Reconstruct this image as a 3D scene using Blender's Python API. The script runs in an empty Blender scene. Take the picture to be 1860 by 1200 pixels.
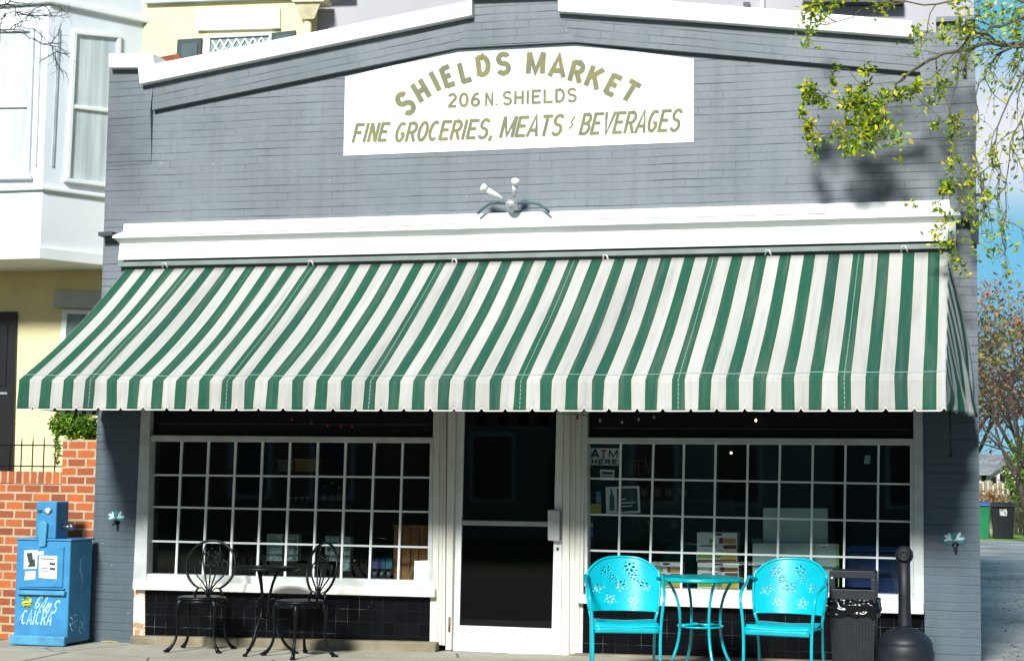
import bpy, bmesh, math, random
from mathutils import Vector, Matrix, noise
random.seed(7)
SC = bpy.context.scene
rad = math.radians
# ---------------------------------------------------------------- camera
YAW, PITCH, ROLL, FPX, CAMD, CAMZ = rad(14.946), rad(5.166), rad(0.766), 3067.7, 14.0, 1.43
def cam_axes():
    cy, sy, cp, sp = math.cos(YAW), math.sin(YAW), math.cos(PITCH), math.sin(PITCH)
    f = Vector((-sy*cp, cy*cp, sp)); r = Vector((cy, sy, 0)); u = r.cross(f)
    cr, sr = math.cos(ROLL), math.sin(ROLL)
    return cr*r+sr*u, -sr*r+cr*u, f
CR, CU, CF = cam_axes()
CO = Vector((0, -CAMD, CAMZ))
cd = bpy.data.cameras.new('camera'); cam = bpy.data.objects.new('camera', cd)
SC.collection.objects.link(cam); SC.camera = cam
m = Matrix.Identity(4)
for i in range(3):
    m[i][0], m[i][1], m[i][2], m[i][3] = CR[i], CU[i], -CF[i], CO[i]
cam.matrix_world = m
cd.sensor_width = 36; cd.lens = FPX/1860*36; cd.clip_end = 2000; cd.clip_start = .1
# ---------------------------------------------------------------- world and sun
SUN_EL, SUN_AZ = rad(34), rad(5)          # azimuth: to the left of the street-facing normal
w = bpy.data.worlds.new('World'); SC.world = w; w.use_nodes = True
nt = w.node_tree; nt.nodes.clear()
out = nt.nodes.new('ShaderNodeOutputWorld'); bg = nt.nodes.new('ShaderNodeBackground')
sky = nt.nodes.new('ShaderNodeTexSky'); sky.sky_type = 'NISHITA'; sky.sun_disc = False
sky.sun_elevation = SUN_EL; sky.sun_rotation = math.pi + SUN_AZ
sky.altitude = 0; sky.air_density = 1.0; sky.dust_density = .4
tc = nt.nodes.new('ShaderNodeTexCoord'); mp = nt.nodes.new('ShaderNodeMapping'); mp.inputs['Scale'].default_value = (1, 1, 2.2)
nz = nt.nodes.new('ShaderNodeTexNoise'); nz.inputs['Scale'].default_value = 3.2; nz.inputs['Detail'].default_value = 7
rp = nt.nodes.new('ShaderNodeValToRGB'); rp.color_ramp.elements[0].position = .36; rp.color_ramp.elements[1].position = .56
mx = nt.nodes.new('ShaderNodeMix'); mx.data_type = 'RGBA'; mx.inputs['B'].default_value = (12, 12.4, 13.6, 1)
L = nt.links.new
L(tc.outputs['Generated'], mp.inputs[0]); L(mp.outputs[0], nz.inputs['Vector']); L(nz.outputs['Fac'], rp.inputs[0])
sp = nt.nodes.new('ShaderNodeSeparateXYZ'); L(tc.outputs['Generated'], sp.inputs[0])      # the cloud bank stands to the north, behind the shop
rg = nt.nodes.new('ShaderNodeMapRange'); rg.inputs[1].default_value = -.1; rg.inputs[2].default_value = .5; L(sp.outputs[1], rg.inputs[0])
ad = nt.nodes.new('ShaderNodeMix'); ad.data_type = 'RGBA'; ad.inputs['B'].default_value = (2.6, 8.6, 12.8, 1); m2_ = nt.nodes.new('ShaderNodeMath'); m2_.operation = 'MULTIPLY'; m2_.inputs[1].default_value = .8; L(rg.outputs[0], m2_.inputs[0]); L(m2_.outputs[0], ad.inputs['Factor'])
zb_ = nt.nodes.new('ShaderNodeMath'); zb_.operation = 'SUBTRACT'; L(sp.outputs[2], zb_.inputs[0]); zb_.inputs[1].default_value = .20
za_ = nt.nodes.new('ShaderNodeMath'); za_.operation = 'ABSOLUTE'; L(zb_.outputs[0], za_.inputs[0])
zr_ = nt.nodes.new('ShaderNodeMapRange'); zr_.inputs[1].default_value = .055; zr_.inputs[2].default_value = .015; L(za_.outputs[0], zr_.inputs[0])
m3_ = nt.nodes.new('ShaderNodeMath'); m3_.operation = 'MULTIPLY'; L(zr_.outputs[0], m3_.inputs[0]); L(rg.outputs[0], m3_.inputs[1])
ml = nt.nodes.new('ShaderNodeMath'); ml.operation = 'MULTIPLY'; L(m3_.outputs[0], ml.inputs[0]); L(rp.outputs[0], ml.inputs[1]); L(ml.outputs[0], mx.inputs['Factor']); hs = nt.nodes.new('ShaderNodeHueSaturation'); hs.inputs['Saturation'].default_value = 1.35; L(sky.outputs[0], hs.inputs['Color']); L(hs.outputs[0], ad.inputs['A']); L(ad.outputs['Result'], mx.inputs['A']); L(mx.outputs['Result'], bg.inputs[0]); L(bg.outputs[0], out.inputs[0])
bg.inputs[1].default_value = 0.05
sl = bpy.data.lights.new('sun', 'SUN'); sl.energy = 4.6; sl.angle = rad(10.0); sl.color = (.97, .97, .93)
so = bpy.data.objects.new('sun', sl); SC.collection.objects.link(so)
sd = Vector((-math.sin(SUN_AZ)*math.cos(SUN_EL), -math.cos(SUN_AZ)*math.cos(SUN_EL), math.sin(SUN_EL)))
so.rotation_euler = sd.to_track_quat('Z', 'Y').to_euler(); so.location = (-5, -20, 12)
SC.view_settings.view_transform = 'Standard'; SC.view_settings.look = 'None'
SC.view_settings.exposure = 0.48; SC.view_settings.gamma = 1
# ---------------------------------------------------------------- surveying helpers (photo point -> place on a real plane)
def ray(u, v): return (CR*(u-930) - CU*(v-600) + CF*FPX)
def P(u, v, Y=0.0):
    d = ray(u, v); return CO + d*((Y+CAMD)/d.y)
def G(u, v, z=0.0):
    d = ray(u, v); return CO + d*((z-CAMZ)/d.z)
def XZ(pts, Y=0.0): return [(P(a, b, Y).x, P(a, b, Y).z) for a, b in pts]
# ---------------------------------------------------------------- materials
MATS = {}
def nodes(name):
    m = bpy.data.materials.new(name); m.use_nodes = True; t = m.node_tree
    b = t.nodes['Principled BSDF']; return m, t, b
def N(t, k, **kw):
    n = t.nodes.new(k)
    for a, b in kw.items():
        if a in n.inputs.keys(): n.inputs[a].default_value = b
        else: setattr(n, a, b)
    return n
def mathn(t, op, a, b=None, clamp=False):
    n = t.nodes.new('ShaderNodeMath'); n.operation = op; n.use_clamp = clamp
    for i, x in enumerate((a, b)):
        if x is None: continue
        if isinstance(x, (int, float)): n.inputs[i].default_value = x
        else: t.links.new(x, n.inputs[i])
    return n.outputs[0]
def mixc(t, f, a, b):
    n = t.nodes.new('ShaderNodeMix'); n.data_type = 'RGBA'
    for s, x in (('Factor', f), ('A', a), ('B', b)):
        if isinstance(x, (int, float)): n.inputs[s].default_value = x
        elif isinstance(x, (tuple, list)): n.inputs[s].default_value = (*x[:3], 1)
        else: t.links.new(x, n.inputs[s])
    return n.outputs['Result']
def ramp(t, f, a, b):
    n = t.nodes.new('ShaderNodeMapRange'); n.inputs[1].default_value = a; n.inputs[2].default_value = b
    t.links.new(f, n.inputs[0]); return n.outputs[0]
def bump(t, b, h, s=.3, d=.01):
    n = t.nodes.new('ShaderNodeBump'); n.inputs['Strength'].default_value = s; n.inputs['Distance'].default_value = d
    t.links.new(h, n.inputs['Height']); t.links.new(n.outputs[0], b.inputs['Normal'])
def noise_n(t, sc, det=5, vec=None, rough=.55):
    n = N(t, 'ShaderNodeTexNoise'); n.inputs['Scale'].default_value = sc; n.inputs['Detail'].default_value = det; n.inputs['Roughness'].default_value = rough
    if vec is None:
        vec = t.nodes.new('ShaderNodeTexCoord').outputs['Object']
    t.links.new(vec, n.inputs['Vector']); return n.outputs['Fac']
def mat(name, col, rough=.6, var=.12, sc=6, metal=0, spec=.5, bmp=.0, col2=None, dirt=None, coat=0):
    if name in MATS: return MATS[name]
    m, t, b = nodes(name)
    f = noise_n(t, sc)
    c2 = col2 if col2 else tuple(max(0, c*(1-var*2.2)) for c in col)
    c = mixc(t, ramp(t, f, .35, .7), col, c2)
    if dirt:
        g = noise_n(t, dirt[1], 8, rough=.7); c = mixc(t, ramp(t, g, dirt[2], dirt[3]), c, dirt[0])
    t.links.new(c, b.inputs['Base Color'])
    b.inputs['Roughness'].default_value = rough; b.inputs['Metallic'].default_value = metal
    b.inputs['Specular IOR Level'].default_value = spec; b.inputs['Coat Weight'].default_value = coat
    if bmp: bump(t, b, noise_n(t, sc*8), bmp, .004)
    MATS[name] = m; return m
def emis(name, col, s):
    m, t, b = nodes(name); b.inputs['Base Color'].default_value = (*col, 1)
    b.inputs['Emission Color'].default_value = (*col, 1); b.inputs['Emission Strength'].default_value = s; MATS[name] = m; return m
def painted_brick(name, base, line, lum=1.0):
    m, t, b = nodes(name)
    uv = t.nodes.new('ShaderNodeUVMap').outputs[0]
    nd = N(t, 'ShaderNodeTexNoise'); nd.inputs['Scale'].default_value = 1.6; t.links.new(uv, nd.inputs['Vector'])
    off = t.nodes.new('ShaderNodeVectorMath'); off.operation = 'MULTIPLY_ADD'; t.links.new(nd.outputs['Color'], off.inputs[0])
    off.inputs[1].default_value = (.02, .022, 0); t.links.new(uv, off.inputs[2])
    br = N(t, 'ShaderNodeTexBrick'); br.inputs['Scale'].default_value = 1; br.inputs['Brick Width'].default_value = .212
    br.inputs['Row Height'].default_value = .068; br.inputs['Mortar Size'].default_value = .0055; br.inputs['Mortar Smooth'].default_value = .4
    t.links.new(off.outputs[0], br.inputs['Vector'])
    br.inputs['Color1'].default_value = (1, 1, 1, 1); br.inputs['Color2'].default_value = (.88, .88, .88, 1); br.inputs['Mortar'].default_value = (.93, .93, .93, 1)
    sx = t.nodes.new('ShaderNodeSeparateXYZ'); t.links.new(off.outputs[0], sx.inputs[0])
    fr = mathn(t, 'FRACT', mathn(t, 'DIVIDE', sx.outputs[1], .068))
    hl = mathn(t, 'MULTIPLY', mathn(t, 'LESS_THAN', mathn(t, 'ABSOLUTE', mathn(t, 'SUBTRACT', fr, .03)), .085), 1.0)
    st = N(t, 'ShaderNodeMapping'); st.inputs['Scale'].default_value = (1.1, 13.5, 1); t.links.new(uv, st.inputs[0])
    msk = ramp(t, noise_n(t, 1.0, 4, st.outputs[0], .7), .44, .62)
    h = mathn(t, 'MULTIPLY', hl, msk)
    vm = mathn(t, 'MULTIPLY', br.outputs['Fac'], ramp(t, noise_n(t, 3.1, 3, uv), .48, .75))
    lf = mathn(t, 'MAXIMUM', mathn(t, 'MULTIPLY', h, .95), mathn(t, 'MULTIPLY', vm, .6))
    c0 = mixc(t, ramp(t, noise_n(t, 1.1, 6, uv), .3, .75), base, tuple(x*.72 for x in base))
    c0 = mixc(t, mathn(t, 'MULTIPLY', ramp(t, noise_n(t, 26, 4, uv), .3, .8), .35), c0, tuple(x*.6 for x in base))
    mulm = t.nodes.new('ShaderNodeMix'); mulm.data_type = 'RGBA'; mulm.blend_type = 'MULTIPLY'; mulm.inputs['Factor'].default_value = .35
    t.links.new(c0, mulm.inputs['A']); t.links.new(br.outputs['Color'], mulm.inputs['B'])
    # colour is multiplied darker and bluer from awning height down to street level
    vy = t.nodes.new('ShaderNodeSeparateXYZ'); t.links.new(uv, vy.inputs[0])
    lowmul = t.nodes.new('ShaderNodeMix'); lowmul.data_type = 'RGBA'; lowmul.blend_type = 'MULTIPLY'; t.links.new(ramp(t, mathn(t, 'ADD', vy.outputs[1], mathn(t, 'MULTIPLY', noise_n(t, 2, 3, uv), .4)), 2.9, 2.4), lowmul.inputs['Factor']) if lum < 1 else None
    if lum >= 1: lowmul.inputs['Factor'].default_value = 0
    lowmul.inputs['B'].default_value = (.46, .56, .62, 1)
    t.links.new(mulm.outputs['Result'], lowmul.inputs['A'])
    # vertical streaks of grime and pale chips
    sm = N(t, 'ShaderNodeMapping'); sm.inputs['Scale'].default_value = (7, .5, 1); t.links.new(uv, sm.inputs[0])
    c1 = mixc(t, mathn(t, 'MULTIPLY', ramp(t, noise_n(t, 1, 5, sm.outputs[0]), .45, .75), .45), lowmul.outputs['Result'], tuple(x*.55 for x in base))
    c1 = mixc(t, mathn(t, 'MULTIPLY', ramp(t, noise_n(t, .9, 7, uv, .7), .52, .72), .4), c1, (.10, .15, .15))
    c1 = mixc(t, ramp(t, noise_n(t, 33, 2, uv), .745, .76), c1, (.55, .55, .52))
    c = mixc(t, lf, c1, line)
    t.links.new(c, b.inputs['Base Color']); b.inputs['Roughness'].default_value = .55; b.inputs['Specular IOR Level'].default_value = .35
    hh = mathn(t, 'ADD', mathn(t, 'ADD', mathn(t, 'MULTIPLY', br.outputs['Fac'], -.35), mathn(t, 'MULTIPLY', hl, -.45)), mathn(t, 'MULTIPLY', noise_n(t, 40, 3, uv), .5))
    bump(t, b, hh, .40, .005)
    MATS[name] = m; return m
def red_brick(name, rotated=False):
    m, t, b = nodes(name)
    uv = t.nodes.new('ShaderNodeUVMap').outputs[0]
    br = N(t, 'ShaderNodeTexBrick'); br.inputs['Scale'].default_value = 1
    br.inputs['Brick Width'].default_value = .185 if not rotated else .077; br.inputs['Row Height'].default_value = .0805 if not rotated else .5
    br.inputs['Mortar Size'].default_value = .011; br.inputs['Mortar Smooth'].default_value = .15; br.inputs['Bias'].default_value = -.1
    nd = N(t, 'ShaderNodeTexNoise'); nd.inputs['Scale'].default_value = 9; t.links.new(uv, nd.inputs['Vector'])
    off = t.nodes.new('ShaderNodeVectorMath'); off.operation = 'MULTIPLY_ADD'; t.links.new(nd.outputs['Color'], off.inputs[0])
    off.inputs[1].default_value = (.008, .008, 0); t.links.new(uv, off.inputs[2]); t.links.new(off.outputs[0], br.inputs['Vector'])
    br.inputs['Color1'].default_value = (.56, .12, .018, 1); br.inputs['Color2'].default_value = (.17, .042, .025, 1); br.inputs['Mortar'].default_value = (.50, .43, .28, 1)
    c = mixc(t, mathn(t, 'MULTIPLY', ramp(t, noise_n(t, 22, 5, uv), .35, .75), .55), br.outputs['Color'], (.30, .10, .05))
    c = mixc(t, mathn(t, 'MULTIPLY', ramp(t, noise_n(t, 2.2, 6, uv, .7), .5, .8), .4), c, (.22, .11, .06))
    t.links.new(c, b.inputs['Base Color']); b.inputs['Roughness'].default_value = .85
    bump(t, b, mathn(t, 'ADD', mathn(t, 'MULTIPLY', br.outputs['Fac'], -1), mathn(t, 'MULTIPLY', noise_n(t, 60, 3, uv), .4)), .8, .008)
    MATS[name] = m; return m
def peeling(name, base, under, amt=.66, grime=(.33, .33, .25), g=.35):
    m, t, b = nodes(name)
    tc = t.nodes.new('ShaderNodeTexCoord').outputs['Object']
    mp = N(t, 'ShaderNodeMapping'); mp.inputs['Scale'].default_value = (5, 5, .8); t.links.new(tc, mp.inputs[0])
    c = mixc(t, mathn(t, 'MULTIPLY', ramp(t, noise_n(t, 2.2, 7, mp.outputs[0], .7), .45, .8), g), base, grime)
    p = ramp(t, noise_n(t, 6.5, 9, tc, .75), amt, amt+.015)
    c = mixc(t, p, c, under); t.links.new(c, b.inputs['Base Color']); b.inputs['Roughness'].default_value = .5
    bump(t, b, mathn(t, 'ADD', mathn(t, 'MULTIPLY', p, -.6), noise_n(t, 25, 4, tc)), .3, .003)
    MATS[name] = m; return m
def striped(name, n, seams=True):
    """striped canvas: u of the UV map counts stripe pairs, v runs down in metres"""
    m, t, b = nodes(name)
    uv = t.nodes.new('ShaderNodeUVMap').outputs[0]; s = t.nodes.new('ShaderNodeSeparateXYZ'); t.links.new(uv, s.inputs[0])
    u, v = s.outputs[0], s.outputs[1]
    wob = mathn(t, 'MULTIPLY', mathn(t, 'SUBTRACT', noise_n(t, 1.3, 3, uv), .5), .05)
    fr = mathn(t, 'FRACT', mathn(t, 'ADD', u, wob))
    green = mathn(t, 'LESS_THAN', mathn(t, 'ABSOLUTE', mathn(t, 'SUBTRACT', fr, .25)), .235)
    edge = mathn(t, 'LESS_THAN', mathn(t, 'ABSOLUTE', mathn(t, 'SUBTRACT', fr, .25)), .262)
    big = noise_n(t, .35, 5, uv, .6); fine = noise_n(t, 38, 4, uv, .8)
    gcol = mixc(t, ramp(t, fine, .3, .7), (.006, .060, .038), (.022, .115, .070))
    gcol = mixc(t, ramp(t, big, .5, .72), gcol, (.014, .060, .052))
    wcol = mixc(t, ramp(t, big, .38, .75), (.49, .48, .455), (.34, .33, .32))
    c = mixc(t, green, mixc(t, edge, wcol, (.50, .45, .28)), gcol)
    # mildew drips
    mp = N(t, 'ShaderNodeMapping'); mp.inputs['Scale'].default_value = (3, .8, 1); t.links.new(uv, mp.inputs[0])
    c = mixc(t, mathn(t, 'MULTIPLY', ramp(t, noise_n(t, 1.2, 7, mp.outputs[0], .7), .48, .74), .42), c, (.17, .17, .15))
    if seams:
        q = mathn(t, 'FRACT', mathn(t, 'DIVIDE', mathn(t, 'SUBTRACT', mathn(t, 'FLOOR', u), 3), 6))
        sm = mathn(t, 'LESS_THAN', mathn(t, 'ABSOLUTE', q), .05)
        ln = mathn(t, 'LESS_THAN', mathn(t, 'ABSOLUTE', mathn(t, 'SUBTRACT', fr, .25)), .016)
        ds = mathn(t, 'LESS_THAN', mathn(t, 'FRACT', mathn(t, 'MULTIPLY', v, 28)), .72)
        k = mathn(t, 'MULTIPLY', mathn(t, 'MULTIPLY', sm, ln), mathn(t, 'MULTIPLY', ds, .42))
        c = mixc(t, k, c, (.55, .65, .5))
    t.links.new(c, b.inputs['Base Color']); b.inputs['Roughness'].default_value = .8; b.inputs['Specular IOR Level'].default_value = .2
    bump(t, b, mathn(t, 'ADD', mathn(t, 'MULTIPLY', fine, .35), noise_n(t, 1.6, 4, uv)), .35, .015)
    MATS[name] = m; return m
def tiles(name):
    m, t, b = nodes(name); uv = t.nodes.new('ShaderNodeUVMap').outputs[0]
    br = N(t, 'ShaderNodeTexBrick', offset=0.0); br.inputs['Scale'].default_value = 1; br.inputs['Brick Width'].default_value = .108; br.inputs['Row Height'].default_value = .108
    br.inputs['Mortar Size'].default_value = .0022; br.inputs['Mortar Smooth'].default_value = 0
    t.links.new(uv, br.inputs['Vector'])
    br.inputs['Color1'].default_value = (.0018, .002, .003, 1); br.inputs['Color2'].default_value = (.004, .0045, .006, 1)
    gr = mixc(t, ramp(t, noise_n(t, 2.5, 4, uv), .52, .68), (.008, .011, .016), (.10, .12, .13))
    c = mixc(t, br.outputs['Fac'], br.outputs['Color'], gr)
    c = mixc(t, ramp(t, noise_n(t, 30, 2, uv), .76, .78), c, (.3, .3, .3))
    t.links.new(c, b.inputs['Base Color']); b.inputs['Roughness'].default_value = .3
    b.inputs['Specular IOR Level'].default_value = .12
    bump(t, b, mathn(t, 'MULTIPLY', br.outputs['Fac'], -1), .5, .004); MATS[name] = m; return m
def glass(name, refl=.035, tint=(.86, .9, .9)):
    m, t, b = nodes(name); t.nodes.remove(b); o = t.nodes['Material Output']
    tr = N(t, 'ShaderNodeBsdfTransparent'); tr.inputs[0].default_value = (*tint, 1)
    gl = N(t, 'ShaderNodeBsdfGlossy'); gl.inputs['Roughness'].default_value = .03
    mx = N(t, 'ShaderNodeMixShader'); mx.inputs[0].default_value = refl
    t.links.new(tr.outputs[0], mx.inputs[1]); t.links.new(gl.outputs[0], mx.inputs[2]); t.links.new(mx.outputs[0], o.inputs[0]); MATS[name] = m; return m
def leafmat(name, cols, trans=.25):
    m, t, b = nodes(name)
    g = t.nodes.new('ShaderNodeNewGeometry'); r = t.nodes.new('ShaderNodeValToRGB'); r.color_ramp.interpolation = 'LINEAR'
    e = r.color_ramp.elements
    while len(e) < len(cols): e.new(.5)
    for i, c in enumerate(cols): e[i].position = i/(len(cols)-1); e[i].color = (*c, 1)
    t.links.new(g.outputs['Random Per Island'], r.inputs[0]); t.links.new(r.outputs[0], b.inputs['Base Color'])
    b.inputs['Roughness'].default_value = .5
    if trans:
        tl = N(t, 'ShaderNodeBsdfTranslucent'); t.links.new(r.outputs[0], tl.inputs[0]); ms = N(t, 'ShaderNodeMixShader'); ms.inputs[0].default_value = trans
        t.links.new(b.outputs[0], ms.inputs[1]); t.links.new(tl.outputs[0], ms.inputs[2]); t.links.new(ms.outputs[0], t.nodes['Material Output'].inputs[0])
    MATS[name] = m; return m
GREY = painted_brick('grey painted brick', (.212, .240, .266), (.035, .05, .06))
RED = red_brick('red brick'); REDS = red_brick('red brick soldier course', True)
WHITE = peeling('white trim paint', (.82, .84, .84), (.30, .27, .18), .74, (.5, .52, .42), .10)
WORN = peeling('worn white paint', (.62, .62, .55), (.16, .15, .09), .665, (.30, .30, .22), .55)
SILLM = peeling('sill paint', (.80, .79, .74), (.22, .18, .12), .70, (.4, .38, .3), .3)
FRAMEW = mat('window frame paint', (.56, .60, .58), .4, .12)
MUNT = mat('muntin paint', (.72, .78, .78), .4, .05)
DOORW = mat('white door metal', (.74, .78, .76), .35, .06, dirt=((.45, .42, .3), 3, .6, .9))
CANVAS = striped('striped canvas', 37); CANVASF = striped('striped canvas flap', 9, False)
TILE = tiles('black tiles'); GLASS = glass('shop glass', .04)
BLACKM = mat('black painted iron', (.003, .005, .007), .38, .2, 30, spec=.22)
TURQ = mat('turquoise paint', (.0, .45, .53), .26, .08, 5, col2=(.0, .36, .45), dirt=((.03, .16, .17), 38, .66, .80), spec=.5, coat=.3)
TURQT = mat('turquoise table paint', (.0, .38, .42), .3, .2, 5, dirt=((.2, .45, .4), 40, .68, .7))
BLKPL = mat('black plastic', (.010, .012, .018), .55, .2, 10, bmp=.1, spec=.4)
CHARC = mat('charcoal plastic', (.012, .016, .023), .5, .2, 14, spec=.4)
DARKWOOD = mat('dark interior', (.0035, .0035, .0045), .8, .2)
SHELFW = mat('shelf wood', (.012, .009, .007), .7, .3)
CONC = mat('concrete', (.34, .33, .29), .85, .2, 3, bmp=.4, dirt=((.16, .15, .12), 1.7, .5, .85))
ROOFM = mat('roof membrane', (.12, .12, .13), .9)
CREAM = mat('cream base', (.27, .24, .16), .85, .2, 5, bmp=.3, dirt=((.2, .14, .08), 6, .5, .8))
YEL = mat('yellow stucco', (.80, .73, .42), .85, .05, 3, bmp=.1, dirt=((.55, .44, .20), 1.2, .6, .95))
BAYW = mat('bay white siding', (.76, .82, .87), .5, .04, 2)
BAYT = mat('bay white trim', (.80, .86, .88), .45, .04, 3)
PALE = mat('pale grey stucco', (.44, .43, .46), .85, .05, 2, bmp=.1)
IRON = mat('galvanised', (.4, .42, .42), .4, .2, 20, metal=.6)
CURT, t, b = nodes('curtained glass'); tc_ = t.nodes.new('ShaderNodeTexCoord').outputs['Object']
mpc = N(t, 'ShaderNodeMapping'); mpc.inputs['Scale'].default_value = (9, 9, .5); t.links.new(tc_, mpc.inputs[0])
t.links.new(mixc(t, ramp(t, noise_n(t, 1.5, 4, mpc.outputs[0], .6), .35, .7), (.66, .73, .75), (.40, .48, .50)), b.inputs['Base Color']); b.inputs['Roughness'].default_value = .5; b.inputs['Coat Weight'].default_value = .4; b.inputs['Coat Roughness'].default_value = .05
# ---------------------------------------------------------------- mesh builder
class MB:
    def __init__(s): s.b = bmesh.new()
    def box(s, x0, x1, y0, y1, z0, z1):
        v = [s.b.verts.new(p) for p in ((x0,y0,z0),(x1,y0,z0),(x1,y1,z0),(x0,y1,z0),(x0,y0,z1),(x1,y0,z1),(x1,y1,z1),(x0,y1,z1))]
        for f in ((0,3,2,1),(4,5,6,7),(0,1,5,4),(1,2,6,5),(2,3,7,6),(3,0,4,7)): s.b.faces.new([v[i] for i in f])
        return s
    def poly(s, pts):
        return s.b.faces.new([s.b.verts.new(p) for p in pts])
    def prism(s, pts, y0, y1, front=None):
        """pts: (x, z) outline; y0 front depth (may be a list per point), y1 back"""
        n = len(pts); f = y0 if isinstance(y0, (list, tuple)) else [y0]*n
        a = [s.b.verts.new((p[0], f[i], p[1])) for i, p in enumerate(pts)]; c = [s.b.verts.new((p[0], y1, p[1])) for p in pts]
        s.b.faces.new(a); s.b.faces.new(c[::-1])
        for i in range(n): j = (i+1) % n; s.b.faces.new((a[j], a[i], c[i], c[j]))
        return s
    def hull(s, a, c):
        n = len(a); A = [s.b.verts.new(p) for p in a]; C = [s.b.verts.new(p) for p in c]
        s.b.faces.new(A); s.b.faces.new(C[::-1])
        for i in range(n): j = (i+1) % n; s.b.faces.new((A[j], A[i], C[i], C[j]))
        return s
    def tube(s, pts, r, seg=8, cap=True):
        pts = [Vector(p) for p in pts]; n = len(pts); rr = r if isinstance(r, (list, tuple)) else [r]*n
        rings = []; nrm = None
        for i, p in enumerate(pts):
            t = (pts[min(i+1, n-1)]-pts[max(i-1, 0)])
            if t.length < 1e-9: t = Vector((0, 0, 1))
            t.normalize()
            if nrm is None:
                nrm = t.cross(Vector((0, 0, 1)));
                if nrm.length < .1: nrm = t.cross(Vector((1, 0, 0)))
            nrm = (nrm - t*nrm.dot(t)); 
            if nrm.length < 1e-6: nrm = t.orthogonal()
            nrm.normalize(); bn = t.cross(nrm)
            rings.append([s.b.verts.new(p + (nrm*math.cos(2*math.pi*k/seg)+bn*math.sin(2*math.pi*k/seg))*rr[i]) for k in range(seg)])
        for i in range(n-1):
            for k in range(seg):
                l = (k+1) % seg; f = s.b.faces.new((rings[i][k], rings[i][l], rings[i+1][l], rings[i+1][k])); f.smooth = True
        if cap: s.b.faces.new(rings[0][::-1]); s.b.faces.new(rings[-1])
        return s
    def lathe(s, prof, c=(0, 0, 0), seg=28, axis='z'):
        rings = []
        for r, z in prof:
            ring = []
            for k in range(seg):
                a = 2*math.pi*k/seg; x, y = r*math.cos(a), r*math.sin(a)
                p = (x, y, z) if axis == 'z' else (x, -z, y) if axis == 'y' else (z, x, y)
                ring.append(s.b.verts.new((c[0]+p[0], c[1]+p[1], c[2]+p[2])))
            rings.append(ring)
        for i in range(len(prof)-1):
            for k in range(seg):
                l = (k+1) % seg; f = s.b.faces.new((rings[i][k], rings[i][l], rings[i+1][l], rings[i+1][k])); f.smooth = True
        for rg, rv in ((rings[0], True), (rings[-1], False)):
            try: s.b.faces.new(rg[::-1] if rv else rg)
            except ValueError: pass
        return s
    def sphere(s, c, r, sc=(1, 1, 1), seg=12):
        pr = [(max(r*math.sin(math.pi*i/8), 1e-4), -r*math.cos(math.pi*i/8)) for i in range(9)]
        n0 = len(s.b.verts); s.lathe(pr, (0, 0, 0), seg); s.b.verts.ensure_lookup_table()
        for v in s.b.verts[n0:]: v.co = Vector((c[0]+v.co.x*sc[0], c[1]+v.co.y*sc[1], c[2]+v.co.z*sc[2]))
        return s
    def grid(s, fn, nu, nv, uvfn=None, smooth=True, keep=None):
        V = [[s.b.verts.new(fn(i/nu, j/nv)) for j in range(nv+1)] for i in range(nu+1)]
        uv = s.b.loops.layers.uv.verify()
        for i in range(nu):
            for j in range(nv):
                if keep and not keep((i+.5)/nu, (j+.5)/nv): continue
                f = s.b.faces.new((V[i][j], V[i+1][j], V[i+1][j+1], V[i][j+1])); f.smooth = smooth
                if uvfn:
                    for l, (a, c) in zip(f.loops, ((i, j), (i+1, j), (i+1, j+1), (i, j+1))): l[uv].uv = uvfn(a/nu, c/nv)
        return s
    def leaf(s, p, size, elong=1.6):
        d = Vector((random.gauss(0, 1), random.gauss(0, 1), random.gauss(0, .8))).normalized(); q = d.orthogonal().normalized()
        q = Matrix.Rotation(random.random()*6.28, 3, d) @ q; n = d.cross(q)
        a = p; b_ = p + d*size*.5*elong + q*size*.42 + n*size*.12; c = p + d*size*elong; e = p + d*size*.5*elong - q*size*.42 + n*size*.12
        s.b.faces.new([s.b.verts.new(x) for x in (a, b_, c, e)])
def wuv(bm, ang=0.0, o=(0, 0)):
    """UV in metres, by the way each face looks"""
    uv = bm.loops.layers.uv.verify(); ca, sa = math.cos(ang), math.sin(ang)
    for f in bm.faces:
        n = f.normal
        for l in f.loops:
            c = l.vert.co
            if abs(n.z) > .8: a, b = c.x, c.y
            elif abs(n.x) > .8: a, b = c.y, c.z
            else: a, b = c.x, c.z
            a -= o[0]; b -= o[1]
            l[uv].uv = (a*ca+b*sa, -a*sa+b*ca)
def build(name, mb, material, root=None, bevel=0, uvang=None, uvo=(0, 0), solid=0, local=False, fixn=True):
    bm = mb.b
    if fixn: bmesh.ops.recalc_face_normals(bm, faces=bm.faces)
    bm.normal_update()
    if uvang is not None: wuv(bm, uvang, uvo)
    me = bpy.data.meshes.new(name)
    if root is not None and not local:
        o = root
        while o.parent: o = o.parent
        bmesh.ops.translate(bm, verts=bm.verts, vec=-o.location)
    bm.to_mesh(me); bm.free()
    ob = bpy.data.objects.new(name, me); SC.collection.objects.link(ob); me.materials.append(material)
    if root is not None: ob.parent = root
    if bevel:
        k = ob.modifiers.new('bevel', 'BEVEL'); k.width = bevel; k.segments = 2; k.limit_method = 'ANGLE'
    if solid:
        k = ob.modifiers.new('solid', 'SOLIDIFY'); k.thickness = solid; k.offset = 0
    return ob
def tag(o, label=None, cat=None, group=None, kind=None):
    for k, v in (('label', label), ('category', cat), ('group', group), ('kind', kind)):
        if v: o[k] = v
    return o
def thing(name, loc, label, cat, group=None, rz=0):
    o = bpy.data.objects.new(name, None); o.empty_display_size = .1; SC.collection.objects.link(o)
    o.location = loc; o.rotation_euler = (0, 0, rz); tag(o, label, cat, group); return o
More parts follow.
